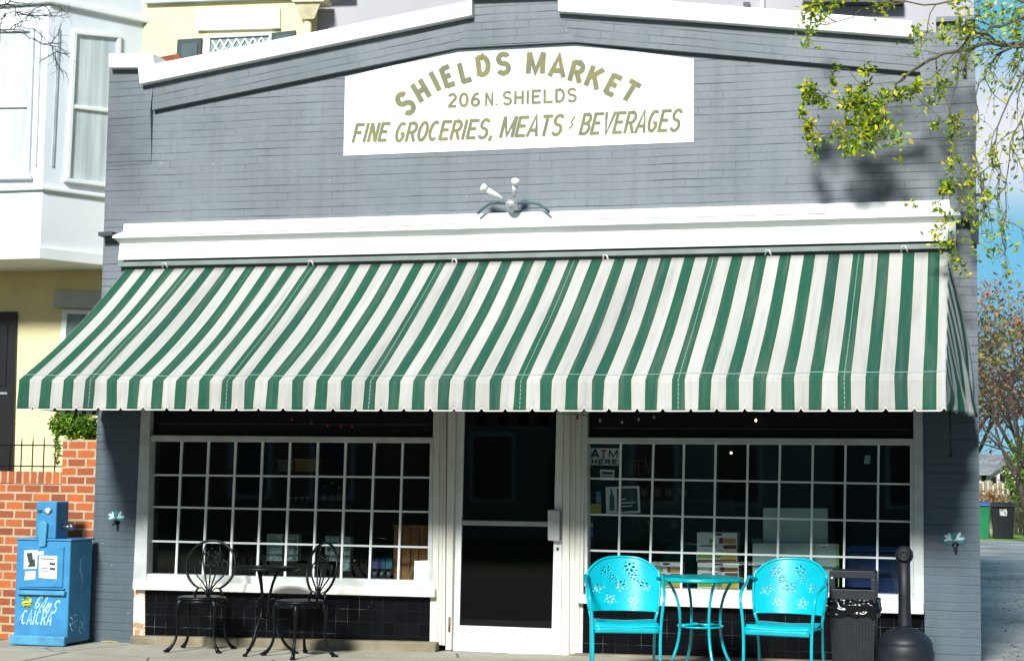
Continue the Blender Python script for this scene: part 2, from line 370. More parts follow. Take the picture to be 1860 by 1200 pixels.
def copy_thing(o, loc, rz, label, group=None):
    def rec(a, parent):
        c = a.copy(); SC.collection.objects.link(c)
        if parent: c.parent = parent
        for ch in [x for x in SC.objects if x.parent is a]: rec(ch, c)
        return c
    c = rec(o, None); c.location = loc; c.rotation_euler = (0, 0, rz); c['label'] = label
    if group: c['group'] = group
    return c
def box(*a): return MB().box(*a)
def prism(pts, y0, y1): return MB().prism(pts, y0, y1)
def pq(pts, Y, th): return prism(XZ(pts, Y), Y, Y+th)        # outline surveyed on plane Y, real thickness th
def text_into(mb, s, x0, x1, z0, z1, y, shear=0, bold=.02, rot=0, depth=.003):
    """block lettering fitted to a rectangle on the wall plane y"""
    cu = bpy.data.curves.new('t', 'FONT'); cu.body = s; cu.shear = shear; cu.offset = bold; cu.extrude = 0; cu.resolution_u = 3
    ob = bpy.data.objects.new('t', cu); SC.collection.objects.link(ob)
    dg = bpy.context.evaluated_depsgraph_get(); me = bpy.data.meshes.new_from_object(ob.evaluated_get(dg))
    xs = [v.co.x for v in me.vertices]; ys = [v.co.y for v in me.vertices]
    ax, bx, ay, by = min(xs), max(xs), min(ys), max(ys); cx, cz = (x0+x1)/2, (z0+z1)/2; cr, sr = math.cos(rot), math.sin(rot)
    vs = []
    for v in me.vertices:
        a = (v.co.x-ax)/(bx-ax)*(x1-x0)+x0-cx; b = (v.co.y-ay)/(by-ay)*(z1-z0)+z0-cz
        vs.append(mb.b.verts.new((cx+a*cr-b*sr, y, cz+a*sr+b*cr)))
    for p in me.polygons:
        try: mb.b.faces.new([vs[i] for i in p.vertices])
        except ValueError: pass
    SC.collection.objects.unlink(ob); bpy.data.objects.remove(ob); bpy.data.curves.remove(cu); bpy.data.meshes.remove(me)
def arc(cx, cy, rx, ry, a0, a1, n=12): return [(cx+rx*math.cos(rad(a0+(a1-a0)*i/n)), cy+ry*math.sin(rad(a0+(a1-a0)*i/n))) for i in range(n+1)]
GL = {'I': [[(.5, 0), (.5, 1)]], 'L': [[(.1, 1), (.1, .0)], [(.0, .07), (1, .07)]], 'T': [[(.5, 0), (.5, 1)], [(0, .93), (1, .93)]], 'H': [[(.1, 0), (.1, 1)], [(.9, 0), (.9, 1)], [(.1, .5), (.9, .5)]],
 'E': [[(.1, 0), (.1, 1)], [(.1, .07), (1, .07)], [(.1, .93), (1, .93)], [(.1, .52), (.85, .52)]], 'F': [[(.1, 0), (.1, 1)], [(.1, .93), (1, .93)], [(.1, .52), (.85, .52)]],
 'N': [[(.1, 0), (.1, 1)], [(.9, 0), (.9, 1)], [(.1, 1), (.9, 0)]], 'M': [[(.07, 0), (.07, 1)], [(.93, 0), (.93, 1)], [(.07, 1), (.5, .1), (.93, 1)]], 'A': [[(.02, 0), (.5, 1.0), (.98, 0)], [(.2, .3), (.8, .3)]],
 'V': [[(.02, 1), (.5, .0), (.98, 1)]], 'K': [[(.1, 0), (.1, 1)], [(.95, 1), (.15, .42)], [(.4, .6), (1, 0)]], 'D': [[(.1, 0), (.1, 1)], [(.1, .93), (.45, .93)]+arc(.45, .5, .45, .43, 90, -90)+[(.1, .07)]],
 'P': [[(.1, 0), (.1, 1)], [(.1, .93), (.5, .93)]+arc(.5, .70, .4, .23, 90, -90)+[(.1, .47)]], 'R': [[(.1, 0), (.1, 1)], [(.1, .93), (.5, .93)]+arc(.5, .70, .4, .23, 90, -90)+[(.1, .47)], [(.5, .47), (.95, 0)]],
 'B': [[(.1, 0), (.1, 1)], [(.1, .93), (.5, .93)]+arc(.5, .73, .36, .20, 90, -90)+[(.1, .53)], [(.5, .53)]+arc(.5, .30, .42, .23, 90, -90)+[(.1, .07)]],
 'C': [arc(.5, .5, .42, .44, 50, 310, 18)], 'G': [arc(.5, .5, .42, .44, 50, 340, 20), [(.95, .42), (.5, .42)]], 'O': [arc(.5, .5, .42, .44, 0, 360, 24)], '0': [arc(.5, .5, .40, .44, 0, 360, 24)],
 'S': [arc(.5, .73, .38, .22, 20, 270, 14)+arc(.5, .27, .40, .23, 90, -160, 14)[1:]], '2': [arc(.5, .70, .38, .25, 160, -20, 10)+[(.1, .07)], [(.05, .07), (.95, .07)]],
 '6': [arc(.5, .29, .38, .24, 0, 360, 20), [(.85, .93), (.45, .85), (.16, .55), (.12, .3)]], '.': [[(.5, 0), (.5, .14)]], ',': [[(.6, .14), (.4, -.12)]], 'm': [[(0, 0), (.1, .6), (.3, .55), (.35, 0), (.45, .6), (.7, .6), (.8, 0)]], '/': [[(.6, 1), (.35, .55), (.6, .35), (.35, 0)]]}
WD = {'I': .32, '.': .35, ',': .35, 'M': 1.35, 'm': 1.2, '/': .45}
def glyph(mb, ch, cx, cz, w_, h_, th, y, rot=0, shear=0):
    """one painted letter: flat strokes, a hair apart in depth"""
    cr, sr = math.cos(rot), math.sin(rot); dy = 0
    for st in GL[ch]:
        p = [Vector(((a-.5)*w_+(b-.5)*h_*shear, (b-.5)*h_)) for a, b in st]; n = len(p); Ls, Rs = [], []
        for i in range(n):
            d0 = (p[i]-p[i-1]).normalized() if i else (p[1]-p[0]).normalized(); d1 = (p[i+1]-p[i]).normalized() if i < n-1 else d0
            t_ = (d0+d1); t_ = t_.normalized() if t_.length > 1e-3 else d0; nn = Vector((-t_.y, t_.x)); k = min(1/max(nn.dot(Vector((-d0.y, d0.x))), .35), 2.0)*th/2
            Ls.append(p[i]+nn*k); Rs.append(p[i]-nn*k)
        f = lambda q: mb.b.verts.new((cx+q.x*cr-q.y*sr, y-dy, cz+q.x*sr+q.y*cr))
        LV = [f(q) for q in Ls]; RV = [f(q) for q in Rs]
        for i in range(n-1): mb.b.faces.new((LV[i], RV[i], RV[i+1], LV[i+1]))
        dy += .00025
def letters(mb, s_, x0, x1, z0, z1, y, th=.2, rot=0, shear=0, gap=.28):
    ws = [WD.get(c, 1.0) for c in s_]; tot = sum(ws)+gap*(len(s_)-1); u = (x1-x0)/tot; x = 0; cx, cz = (x0+x1)/2, (z0+z1)/2
    for c, q in zip(s_, ws):
        if c != ' ': 
            m_ = x0+(x+q/2)*u-cx; glyph(mb, c, cx+m_*math.cos(rot), cz+m_*math.sin(rot), u*q if c not in 'I.,/' else u*.6, z1-z0, th*u if th > .06 else th, y, rot, shear)
        x += q+gap
def text_px(mb, s, u0, v0, u1, v1, Y, **k):
    a, c = P(u0, v1, Y), P(u1, v0, Y); letters(mb, s, a.x, c.x, a.z, c.z, Y, **k)
# ================================================================ GROUND
gm, t, b = nodes('grassy earth'); f = noise_n(t, .8, 9, rough=.7)
t.links.new(mixc(t, ramp(t, f, .4, .6), (.10, .17, .03), (.16, .12, .07)), b.inputs['Base Color']); b.inputs['Roughness'].default_value = .95
tag(build('ground', box(-300, 300, -80, 500, -1.0, -.06), gm), kind='structure')
asp = mat('asphalt', (.055, .057, .06), .9, .2, 2, bmp=.5)
tag(build('street', box(-120, 120, -12, -3.45, -.5, -.045), asp), kind='structure')
sm, t, b = nodes('sidewalk concrete')
tc_ = t.nodes.new('ShaderNodeTexCoord').outputs['Object']
c = mixc(t, ramp(t, noise_n(t, 1.4, 8, tc_, .7), .3, .75), (.46, .44, .36), (.30, .28, .23))
c = mixc(t, ramp(t, noise_n(t, 45, 3, tc_), .62, .75), c, (.17, .15, .12))
mp2 = N(t, 'ShaderNodeMapping'); mp2.inputs['Scale'].default_value = (.7, 1.3, 1); t.links.new(tc_, mp2.inputs[0])
wv = N(t, 'ShaderNodeTexVoronoi', feature='DISTANCE_TO_EDGE'); wv.inputs['Scale'].default_value = .8; t.links.new(mp2.outputs[0], wv.inputs['Vector'])
c = mixc(t, mathn(t, 'LESS_THAN', wv.outputs[0], .006), c, (.15, .14, .11))
t.links.new(c, b.inputs['Base Color']); b.inputs['Roughness'].default_value = .9; bump(t, b, noise_n(t, 30, 6, tc_), .5, .01)
SW = lambda x: .0125*(x+3.7)
mb = MB(); mb.hull([(-40, -3.4, SW(-12)), (-12, -3.4, SW(-12)), (.3, -3.4, SW(.3)), (.3, .5, SW(.3)), (-12, .5, SW(-12)), (-40, .5, SW(-12))],
                   [(-40, -3.4, -.4), (-12, -3.4, -.4), (.3, -3.4, -.4), (.3, .5, -.4), (-12, .5, -.4), (-40, .5, -.4)])
tag(build('sidewalk', mb, sm), kind='structure')
dm, t, b = nodes('gravel drive'); tc_ = t.nodes.new('ShaderNodeTexCoord').outputs['Object']
c = mixc(t, ramp(t, noise_n(t, 26, 5, tc_, .8), .35, .65), (.16, .17, .17), (.44, .45, .44))
c = mixc(t, ramp(t, noise_n(t, .55, 6, tc_), .45, .7), c, (.12, .13, .13))
t.links.new(c, b.inputs['Base Color']); b.inputs['Roughness'].default_value = .95; bump(t, b, noise_n(t, 30, 4, tc_), .8, .02)
tag(build('driveway', box(.141, 7.5, .5, 41, -.3, .03).box(.301, 7.5, -3.4, .499, -.3, .03), dm), kind='structure')
# ================================================================ THE SHOP
shop = thing('shop_building', (-3.7, 0, 0), 'grey painted brick corner shop with stepped gable, white trim and two wide windows', 'shop')
def S(name, mb, m, root=shop, **k): return build(name, mb, m, root, **k)
GZ = -.12
wl = XZ([(199, 118), (279, 135), (857, 14), (857, -30), (1013, -35), (1013, 4), (1660, 52), (1702, 60), (1702, 40), (1770, 36)])
bl = P(163, 1165); br_ = P(1781, 1190)
xl, xr = P(262, 1000).x, P(1678, 1000).x
XL, XRt, XR = bl.x, P(1770.7, 63).x, br_.x
zt = P(1000, 715).z
outl = wl + [(XR+.005, GZ), (xr, GZ), (xr, zt), (P(258, 745).x, zt), (P(243, 1065).x, GZ), (XL-.002, GZ)]
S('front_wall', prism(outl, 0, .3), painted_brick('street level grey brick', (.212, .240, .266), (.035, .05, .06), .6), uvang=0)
# gable band, proud of the recessed panel, courses running with the slope
pr = -.05
def band(pts, ang, bot=None): 
    q = XZ(pts, pr); S('gable_band', MB().prism(q, bot if bot else pr, -.001), GREY, uvang=ang, uvo=q[0])
def pang(a, b): p, q = P(*a), P(*b); return math.atan2(q.z-p.z, q.x-p.x)
band([(279, 147), (857, 27), (830, 87), (276, 200)], pang((276, 200), (830, 87)))
band([(857, 27), (857, -10), (1013, -14), (1013, 20), (1043, 76), (830, 87)], pang((830, 87), (1043, 76)))
band([(1013, 20), (1660, 66), (1672, 131), (1043, 76)], pang((1043, 76), (1672, 131)))
for pts in ([(199, 122), (250, 122), (253, 152), (279, 147), (273, 200), (271, 296), (193, 300)], [(1660, 66), (1702, 60), (1702, 42), (1770, 37), (1774, 254), (1673, 252), (1672, 131)]):
    q = XZ(pts, -.05); zs = [z for x, z in q]; lo = min(zs)
    dep = [(-.004 if z < lo+.08 else pr) for x, z in q]
    S('corner_pier', MB().prism(q, dep, -.001), GREY, uvang=0)
# white coping
cop = S('coping', pq([(197, 97), (277, 97), (280, 116), (857, 0), (857, 28), (620, 77), (253, 153), (250, 123), (197, 123)], -.12, .46), WHITE, bevel=.008)
S('coping', pq([(1013, -22), (1240, 4), (1440, 19), (1657, 38), (1659, 68), (1240, 36), (1013, 21)], -.12, .46), WHITE, bevel=.008)
S('coping', pq([(848, -4), (1017, -10), (1017, -40), (848, -34)], -.12, .46), WHITE, bevel=.008)
S('pier_cap', pq([(1700, 40), (1772, 36), (1772, 28), (1700, 31)], -.09, .42), GREY, uvang=0)
S('roof_edge_tile', prism(XZ([(281, 117), (330, 107), (322, 98), (290, 104), (283, 100)], .4), .4, .6), mat('rusty tile', (.35, .09, .03), .8, .3))
S('roof', box(XL+.1, XR-.05, .3, 2.05, 3.75, 3.87), ROOFM)
for x in (XL, XR-.3): S('side_wall', box(x+.002, x+.298, .301, 2.05, GZ, 3.75), GREY, uvang=0)
# painted sign on the recessed panel
SIGN = peeling('sign paint', (.80, .86, .86), (.5, .55, .55), .79, (.62, .68, .66), .12)
sg = S('painted_sign', pq([(627, 140), (830, 91), (1043, 80), (1260, 107), (1260, 258), (624, 283)], -.006, .005), SIGN)
lm, t, b = nodes('olive sign lettering'); tc_ = t.nodes.new('ShaderNodeTexCoord').outputs['Object']
c = mixc(t, ramp(t, noise_n(t, 5, 4, tc_), .35, .68), (.235, .215, .085), (.15, .17, .10)); c = mixc(t, ramp(t, noise_n(t, 28, 5, tc_, .7), .66, .80), c, (.6, .66, .55))
t.links.new(c, b.inputs['Base Color']); b.inputs['Roughness'].default_value = .8
mb = MB(); Yt = -.0085
def cp(x, y): return (600+x/2.657, 60+y/2.657)
ang0 = .05
for ch, x, y, r, wd, ht in (('S', 362, 340, 36, 70, 112), ('H', 437, 278, 31, 62, 100), ('I', 505, 233, 27, 22, 102), ('E', 566, 210, 20, 52, 102), ('L', 650, 188, 15, 52, 100), ('D', 738, 157, 8, 66, 98), ('S', 835, 148, 3, 70, 102),
                         ('M', 992, 145, -3, 92, 104), ('A', 1098, 162, -8, 82, 102), ('R', 1190, 187, -15, 68, 102), ('K', 1275, 215, -22, 74, 104), ('E', 1365, 252, -28, 56, 104), ('T', 1448, 282, -32, 72, 104)):
    u, v = cp(x, y); c_ = P(u, v, Yt); k = (P(u+10, v, Yt).x-c_.x)/10/2.657
    glyph(mb, ch, c_.x, c_.z, wd*k*.86 if ch != 'I' else wd*k, ht*k*.98, 25*k, Yt, rad(r))
def word(s, x0, x1, ztop, zbot, **k):
    # top/bottom given at the middle of the word
    xm = (x0+x1)/2; a = P(*cp(x0, zbot), Yt); b_ = P(*cp(x1, zbot), Yt); c1 = P(*cp(xm, zbot), Yt); c2 = P(*cp(xm, ztop), Yt)
    letters(mb, s, a.x, b_.x, c1.z, c2.z, Yt, **k)
word('206', 566, 722, 290, 356, th=.30); word('N.', 748, 808, 287, 351, th=.28); word('SHIELDS', 832, 1188, 274, 340, th=.28, gap=.3)
word('FINE', 115, 280, 434, 526, shear=.24, th=.36, gap=.25); word('GROCERIES,', 318, 790, 422, 518, shear=.24, th=.34, gap=.22); word('MEATS', 828, 1122, 398, 500, shear=.24, th=.33, gap=.2)
word('/', 1150, 1186, 403, 462, shear=.3, th=.014); word('BEVERAGES', 1212, 1692, 376, 484, shear=.24, th=.34, gap=.22)
build('lettering', mb, lm, sg, fixn=False)
# cornice: moulded profile
def cornice():
    mb = MB()
    prof = [(0, 407), (-.07, 407), (-.075, 421), (-.14, 427), (-.145, 432), (-.13, 434), (-.08, 443), (-.085, 445), (-.085, 472), (-.01, 473)]
    ends = [(222, 1725), (222, 1725), (221, 1727), (209, 1744), (208, 1745), (211, 1742), (217, 1735), (216, 1736), (213, 1737), (214, 1737)]
    zl = [P(215, v, y).z for y, v in prof]
    A = [(P(e[0], p[1], -.1).x, p[0], z) for p, e, z in zip(prof, ends, zl)]; B = [(P(e[1], 400, -.1).x, p[0], z) for p, e, z in zip(prof, ends, zl)]
    return mb.hull(A, B)
cn = S('cornice', cornice(), peeling('cornice paint', (.80, .82, .80), (.40, .38, .20), .655, (.5, .52, .36), .22))
cz = P(215, 474, -.1).z
S('cornice_bed', box(P(220, 480).x, P(1728, 445).x, -.06, -.001, cz-.045, cz-.003), mat('grey green trim', (.20, .25, .23), .6))
# flashing stubs at both ends
S('flashing', box(P(180, 430, -.1).x, P(215, 430).x, -.12, .0, P(180, 432).z, P(180, 425).z), mat('dark flashing', (.04, .06, .06), .5))
S('flashing', pq([(1745, 385), (1778, 378), (1778, 440), (1768, 440), (1760, 400), (1745, 398)], -.1, .12), MATS['dark flashing'])
S('conduit', MB().tube([P(1750, 35, -.1), P(1750, 60, -.12), P(1751, 125, -.12)], .016), mat('grey conduit', (.42, .45, .45), .5))
S('bracket', MB().tube([P(1770, 355, -.05), P(1785, 352, -.05), P(1784, 330, -.05), P(1778, 322, -.05)], .016), MATS['dark flashing'])
# store front ----------------------------------------------------
YG = .09                                   # glass plane
fx0, fx1 = P(258, 745).x, P(1678, 745).x
S('transom', pq([(262, 735), (788, 735), (788, 791), (262, 791)], .05, .06), mat('black transom board', (.006, .007, .010), .5, spec=.2))
S('transom', pq([(1062, 735), (1672, 735), (1672, 796), (1062, 796)], .05, .06), MATS['black transom board'])
S('transom_beading', pq([(1075, 776), (1655, 779), (1655, 781), (1075, 778)], .045, .006), mat('dark bead', (.03, .035, .05)))
S('transom_beading', pq([(285, 768), (780, 770), (780, 772), (285, 770)], .045, .006), MATS['dark bead'])
def window(cols_t, cols_b, rowsL, rowsR, top, bot, frame, sill, glassq, label):
    """cols: x of muntins at top and bottom; rows: y at the left and right end"""
    fr = S('window', MB(), FRAMEW)
    mb = MB()
    for pts, th in frame: mb.prism(XZ(pts, 0), -.02, .11)
    bm2 = mb.b; me = fr.data; bmesh.ops.recalc_face_normals(bm2, faces=bm2.faces); bmesh.ops.translate(bm2, verts=bm2.verts, vec=-shop.location); bm2.to_mesh(me); bm2.free()
    k = fr.modifiers.new('b', 'BEVEL'); k.width = .006; k.segments = 2
    if label: fr['label'] = label
    mb = MB()
    for a, c in zip(cols_t, cols_b): mb.prism(XZ([(a-1.9, top), (a+1.9, top), (c+1.9, bot), (c-1.9, bot)], YG-.022), YG-.022, YG-.004)
    u0, u1 = glassq[0][0], glassq[1][0]
    for a, c in zip(rowsL, rowsR): mb.prism(XZ([(u0, a-1.7), (u1, c-1.7), (u1, c+1.7), (u0, a+1.7)], YG-.019), YG-.019, YG-.005)
    build('muntins', mb, MUNT, fr)
    build('pane', prism(XZ(glassq, YG), YG, YG+.006), GLASS, fr)
    build('sill', prism(XZ(sill, -.06), -.075, .05), SILLM, fr, bevel=.008)
    return fr
tl = [330, 379, 428, 477, 527, 577.5, 628, 680, 731.5]; blc = [318.6, 368, 417.5, 466.5, 517, 568, 619, 670.5, 723]
window(tl, blc, [862, 920, 982], [867, 929.5, 993.5], 800, 1053, [
    ([(258, 740), (275, 740), (267, 1060), (243, 1060)], 0), ([(275, 790), (788, 794), (788, 804), (275, 801)], 0), ([(268, 1041), (786, 1054), (786, 1068), (267, 1056)], 0), ([(782, 804), (788, 804), (786, 1054), (777, 1054)], 0)],
    [(242, 1055), (790, 1068), (790, 1084), (242, 1070)], [(272, 795), (786, 797), (782, 1062), (266, 1050)], None)
tr_ = [1127.5, 1187, 1242.5, 1300, 1358.5, 1417, 1476.5, 1536, 1596]; brc = [1122.5, 1179, 1236.5, 1295, 1353.5, 1411, 1472, 1532, 1592.5]
window(tr_, brc, [868.3, 933.6, 999], [879, 947, 1014], 805, 1085, [
    ([(1659, 740), (1676, 740), (1679, 1112), (1659, 1108)], 0), ([(1066, 794), (1659, 796), (1659, 808), (1066, 805)], 0), ([(1064, 1064), (1659, 1080), (1659, 1094), (1064, 1078)], 0), ([(1062, 740), (1068, 740), (1068, 1064), (1062, 1064)], 0), ([(1653, 808), (1659, 808), (1659, 1080), (1653, 1080)], 0)],
    [(1048, 1079), (1677, 1093), (1678, 1115), (1048, 1095)], [(1066, 799), (1657, 800), (1657, 1086), (1066, 1072)], None)
# bulkheads
S('tile_panel', pq([(262, 1069), (782, 1082), (779, 1172), (262, 1158)], .0, .1), TILE, uvang=0)
S('tile_panel', pq([(1058, 1093), (1679, 1112), (1681, 1230), (1058, 1200)], .0, .1), TILE, uvang=0)
S('peeling_post', pq([(243, 1069), (263, 1070), (263, 1160), (241, 1156)], -.015, .10), peeling('peeling post', (.70, .68, .58), (.42, .24, .12), .55, (.3, .2, .1), .4), bevel=.004)
S('base_course', pq([(236, 1154), (792, 1166), (790, 1186), (236, 1178)], -.10, .12), CREAM, bevel=.012)
S('base_course', pq([(1040, 1186), (1690, 1205), (1690, 1232), (1040, 1215)], -.08, .10), CREAM, bevel=.012)
# posts and jambs round the door
S('door_post', pq([(787, 735), (811, 735), (808, 1172), (780, 1168)], -.01, .12), WORN, bevel=.004)
S('door_post', pq([(1035, 735), (1063, 735), (1058, 1186), (1034, 1188)], -.01, .12), WORN, bevel=.004)
S('jamb', pq([(813, 735), (828, 735), (819.5, 1180), (809, 1180)], -.03, .13), WORN, bevel=.004)
S('jamb', pq([(1024.5, 735), (1035, 735), (1033, 1190), (1018.5, 1190)], -.03, .13), WORN, bevel=.004)
for a, c in ((797, 793), (804, 800), (1043, 1042), (1054, 1050)):
    S('bead', pq([(a-1.6, 735), (a+1.6, 735), (c+1.6, 1170), (c-1.6, 1170)], -.02, .012), WORN)
S('threshold', pq([(806, 1183), (1036, 1193), (1036, 1201), (806, 1191)], -.12, .26), CONC, bevel=.01)
YD = .02
dr = S('door', MB().prism(XZ([(829, 735), (844, 735), (834.5, 1135), (834.5, 1185), (819.5, 1184)], YD), YD, YD+.045).prism(XZ([(1011, 735), (1024, 735), (1018, 1189), (1002, 1188), (1002, 1141)], YD), YD, YD+.045)
       .prism(XZ([(834.6, 1135), (1001.9, 1141), (1001.9, 1188), (834.6, 1185)], YD), YD, YD+.045).prism(XZ([(844, 722), (1011, 722), (1011, 741), (844, 741)], YD), YD, YD+.045), DOORW, bevel=.003)
build('glass', prism(XZ([(842, 738), (1013, 738), (1004, 1144), (832, 1138)], YD+.02), YD+.02, YD+.026), glass('door glass', .04, (.22, .24, .26)), dr)
build('push_bar', prism(XZ([(840, 944), (1005, 947), (1005, 956), (840, 953)], YD-.02), YD-.03, YD-.008), mat('door bar aluminium', (.34, .38, .40), .35, .1, metal=.4), dr, bevel=.004)
build('handle', prism(XZ([(995, 925), (1017, 926), (1017, 982), (995, 981)], YD-.05), YD-.06, YD-.001), mat('pull plate', (.62, .64, .62), .3, .1, metal=.3), dr, bevel=.01)
c_ = P(1013, 996, YD); build('lock', MB().lathe([(.001, .014), (.011, .012), (.013, 0)], (c_.x, YD, c_.z), 14, 'y'), mat('brass dark', (.1, .09, .07), .4, metal=.8), dr)
c_ = P(819.5, 1132, YD); build('hinge', MB().tube([(c_.x, -.035, c_.z-.06), (c_.x, -.035, c_.z+.06)], .009), mat('brown hinge', (.2, .14, .07), .5, metal=.5), dr)
# interior of the shop: floor, back, ends, ceiling
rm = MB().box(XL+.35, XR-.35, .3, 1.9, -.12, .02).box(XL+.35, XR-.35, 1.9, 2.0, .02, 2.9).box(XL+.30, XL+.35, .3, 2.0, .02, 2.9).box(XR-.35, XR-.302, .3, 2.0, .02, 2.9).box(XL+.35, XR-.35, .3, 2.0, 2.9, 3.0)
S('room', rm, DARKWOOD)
# ================================================================ AWNING
YF = -1.55
TL, TR = P(228, 490, -.05), P(1722, 458, -.05); FL, FR = P(35, 689, YF), P(1718, 684, YF)
zt_, zf = (TL.z+TR.z)/2, (FL.z+FR.z)/2; zh = (P(40, 741, YF).z+P(1000, 749, YF).z+P(1717, 744, YF).z)/3
aw = thing('awning', ((TL.x+TR.x)/2, 0, zf), 'long green and white striped canvas awning with scalloped valance over the shop front', 'awning')
NS = 36.8
def canopy(u, v):
    xa = TL.x+(TR.x-TL.x)*u; xb = FL.x+(FR.x-FL.x)*u
    ribs = abs(math.sin(math.pi*((u*NS-3.25)/6)))
    sag = -.060*math.sin(math.pi*v)*(.45+.55*ribs) + .016*math.sin(u*71+math.sin(u*23)*2)*math.sin(v*3)*v + .012*noise.noise(Vector((u*30, v*2.2, 1)))*math.sin(math.pi*v)
    z = zt_+(zf-zt_)*v+sag; fz = P(35+1683*u, 689+ (4.5*math.sin(math.pi*u)), YF).z
    return Vector((xa+(xb-xa)*v, -.05+(YF+.05)*v + .012*math.sin(u*37)*v*v, z + v**6*(-.02*math.sin(math.pi*u))))
mb = MB().grid(canopy, 370, 24, lambda u, v: (u*NS, v*1.85))
build('canopy', mb, CANVAS, aw, solid=.004)
def hemz(u):
    f_ = (u*NS) % 1.0
    ph = (f_+.28) % 1.0
    return zh + .018*(1-min(1, abs(ph-.5)*2)**6*-1.0)*0 + (.030*max(0, (abs(ph-.5)*2-.84)/.16)) - .006*math.sin(math.pi*u)
def valance(u, v):
    p = canopy(u, 1.0); h = hemz(u)
    nz_ = noise.noise(Vector((u*55, v*.8, 0)))*.030 + noise.noise(Vector((u*160, v*2, 3)))*.008
    return Vector((p.x+.006*v*math.sin(u*120), p.y-.004-v*.02+nz_*v, p.z+(h-p.z)*v))
mb = MB().grid(valance, 740, 10, lambda u, v: (u*NS, v*.25+1.9))
va = build('valance', mb, CANVAS, aw, solid=.003)
mb = MB().grid(lambda u, v: valance(u, 1.0)+Vector((0, -.004+.008*(v > .5)*0, .004-.010*v)), 740, 1)
build('hem_binding', mb, mat('white binding', (.74, .73, .68), .8), va, solid=.006)
mb = MB()
for k, (dz) in enumerate((.022,)):
    mb.grid(lambda u, v: canopy(u, .962)+Vector((0, -.004, .006+.004*v)), 370, 1)
build('stitch_line', mb, mat('pale thread', (.35, .5, .42), .8), aw)
def flap(side):
    def fn(s, t_):
        top = canopy(0 if side < 0 else 1, s); hz = zh+.01
        if side > 0:
            xw = P(1776, 741, 0).x; fl = (xw-TR.x)*(1-s)**1.0
            bow = .022*math.sin(math.pi*t_)*(1-s)
            fo = (.034*math.sin(s*22+t_*4)+.016*noise.noise(Vector((s*9, t_*5, 2))))*t_*t_*(1-s*.3)
        else: fl = -.23*(1-s)**1.0; bow = 0; fo = .01*math.sin(s*20)*t_  # left flap, hidden from view, is flared outward to shade the pier edge
        return Vector((top.x+fl*t_+bow+fo, top.y, top.z+(hz-top.z)*t_))
    return MB().grid(fn, 60, 24, lambda s, t_: (s*7.6+.35*t_+.25*math.sin(t_*5+s*6)*t_+.55, t_*1.2))
for sd_ in (-1, 1): build('side_flap', flap(sd_), CANVASF, aw, solid=.004)
mb = MB()
for u in (.002, .17, .335, .5, .665, .83, .998):
    a, c_ = canopy(u, .02), canopy(u, .985); mb.tube([a-Vector((0, -.02, .035)), (a+c_)/2-Vector((0, 0, .085)), c_-Vector((0, -.03, .03))], .012, 6)
mb.tube([(FL.x+.02, YF+.03, zf-.03), (FR.x-.02, YF+.03, zf-.03)], .016, 8)
build('frame', mb, IRON, aw)
for u_, v_ in ((300, 482), (565, 478), (826, 475), (1100, 468), (1395, 459), (1642, 452)):
    p = P(u_, v_, -.04)
    build('hook', MB().tube([p+Vector((-.025, 0, -.03)), p+Vector((-.01, -.02, .02)), p+Vector((.012, -.02, .02)), p+Vector((.03, 0, -.03))], .008, 6), mat('white hook', (.75, .75, .7), .5), aw)
build('crank_rod', MB().tube([P(1725, 700, -.12), P(1727, 826, -.12)], .008, 6).tube([P(1727, 826, -.12), P(1727, 830, -.12)], .014, 8), mat('dark rod', (.03, .035, .045), .4, metal=.5), aw)
# ================================================================ LEFT AND REAR HOUSES
YW = 2.1
class Plane:
    def __init__(s, a, c):
        s.o = Vector(a); s.t = (Vector(c)-Vector(a)); s.t.z = 0; s.t.normalize(); s.n = s.t.cross(Vector((0, 0, 1))).normalized()
        if s.n.y > 0: s.n = -s.n
    def __call__(s, u, v, off=0):
        d = ray(u, v); o = s.o+s.n*off; k = (o-CO).dot(s.n)/d.dot(s.n); return CO+d*k
    def slab(s, mb, pts, off, th):
        f = [s(u, v, off) for u, v in pts]; return mb.hull(f, [p-s.n*th for p in f])
BA = Vector((-9.03, 1.2, 0)); BB = Vector((-8.43, YW, 0)); side = Plane(BA, BB); front = Plane((-12, 1.2, 0), (-9.03, 1.2, 0))
yh = thing('yellow_house', (-9.0, YW, 0), 'yellow stucco row house with a tall white oriel bay and dark shuttered window', 'house')
wz = P(185, 482, YW).z
X2 = P(573, 40, YW).x
S2 = lambda n, mb, m, **k: build(n, mb, m, yh, **k)
S2('wall', box(-22, X2, YW, YW+.3, -.2, 9.5), YEL)
# oriel bay, hollow-looking panes set in frames
zb = P(73, 471, 1.2).z; zb2 = P(73, 449, 1.2).z
fp = [(-13.0, 1.2), (BA.x, 1.2), (BB.x, YW-.002), (-13.0, YW-.002)]
def extr(fp, z0, z1, grow=0):
    mb = MB(); q = list(fp)
    if grow: q = [(-13-grow, 1.2-grow), (BA.x+grow*.45, 1.2-grow), (BB.x+grow*1.1, YW-.002), (-13, YW-.002)]
    return mb.hull([(x, y, z1) for x, y in q], [(x, y, z0) for x, y in q])
bay = S2('oriel_bay', extr(fp, zb2, 9.3), BAYW)
def B(n, mb, m, **k): return build(n, mb, m, bay, **k)
B('skirt_board', extr(fp, zb, zb2-.002, .05), BAYT, bevel=.008)
zs = P(79, 340, 1.2).z; B('sill_band', extr(fp, zs-.03, zs+.012, .04), BAYT, bevel=.01)
zc = P(20, 8, 1.2).z; B('cornice_band', extr(fp, zc-.02, zc+.03, .05), BAYT, bevel=.01)
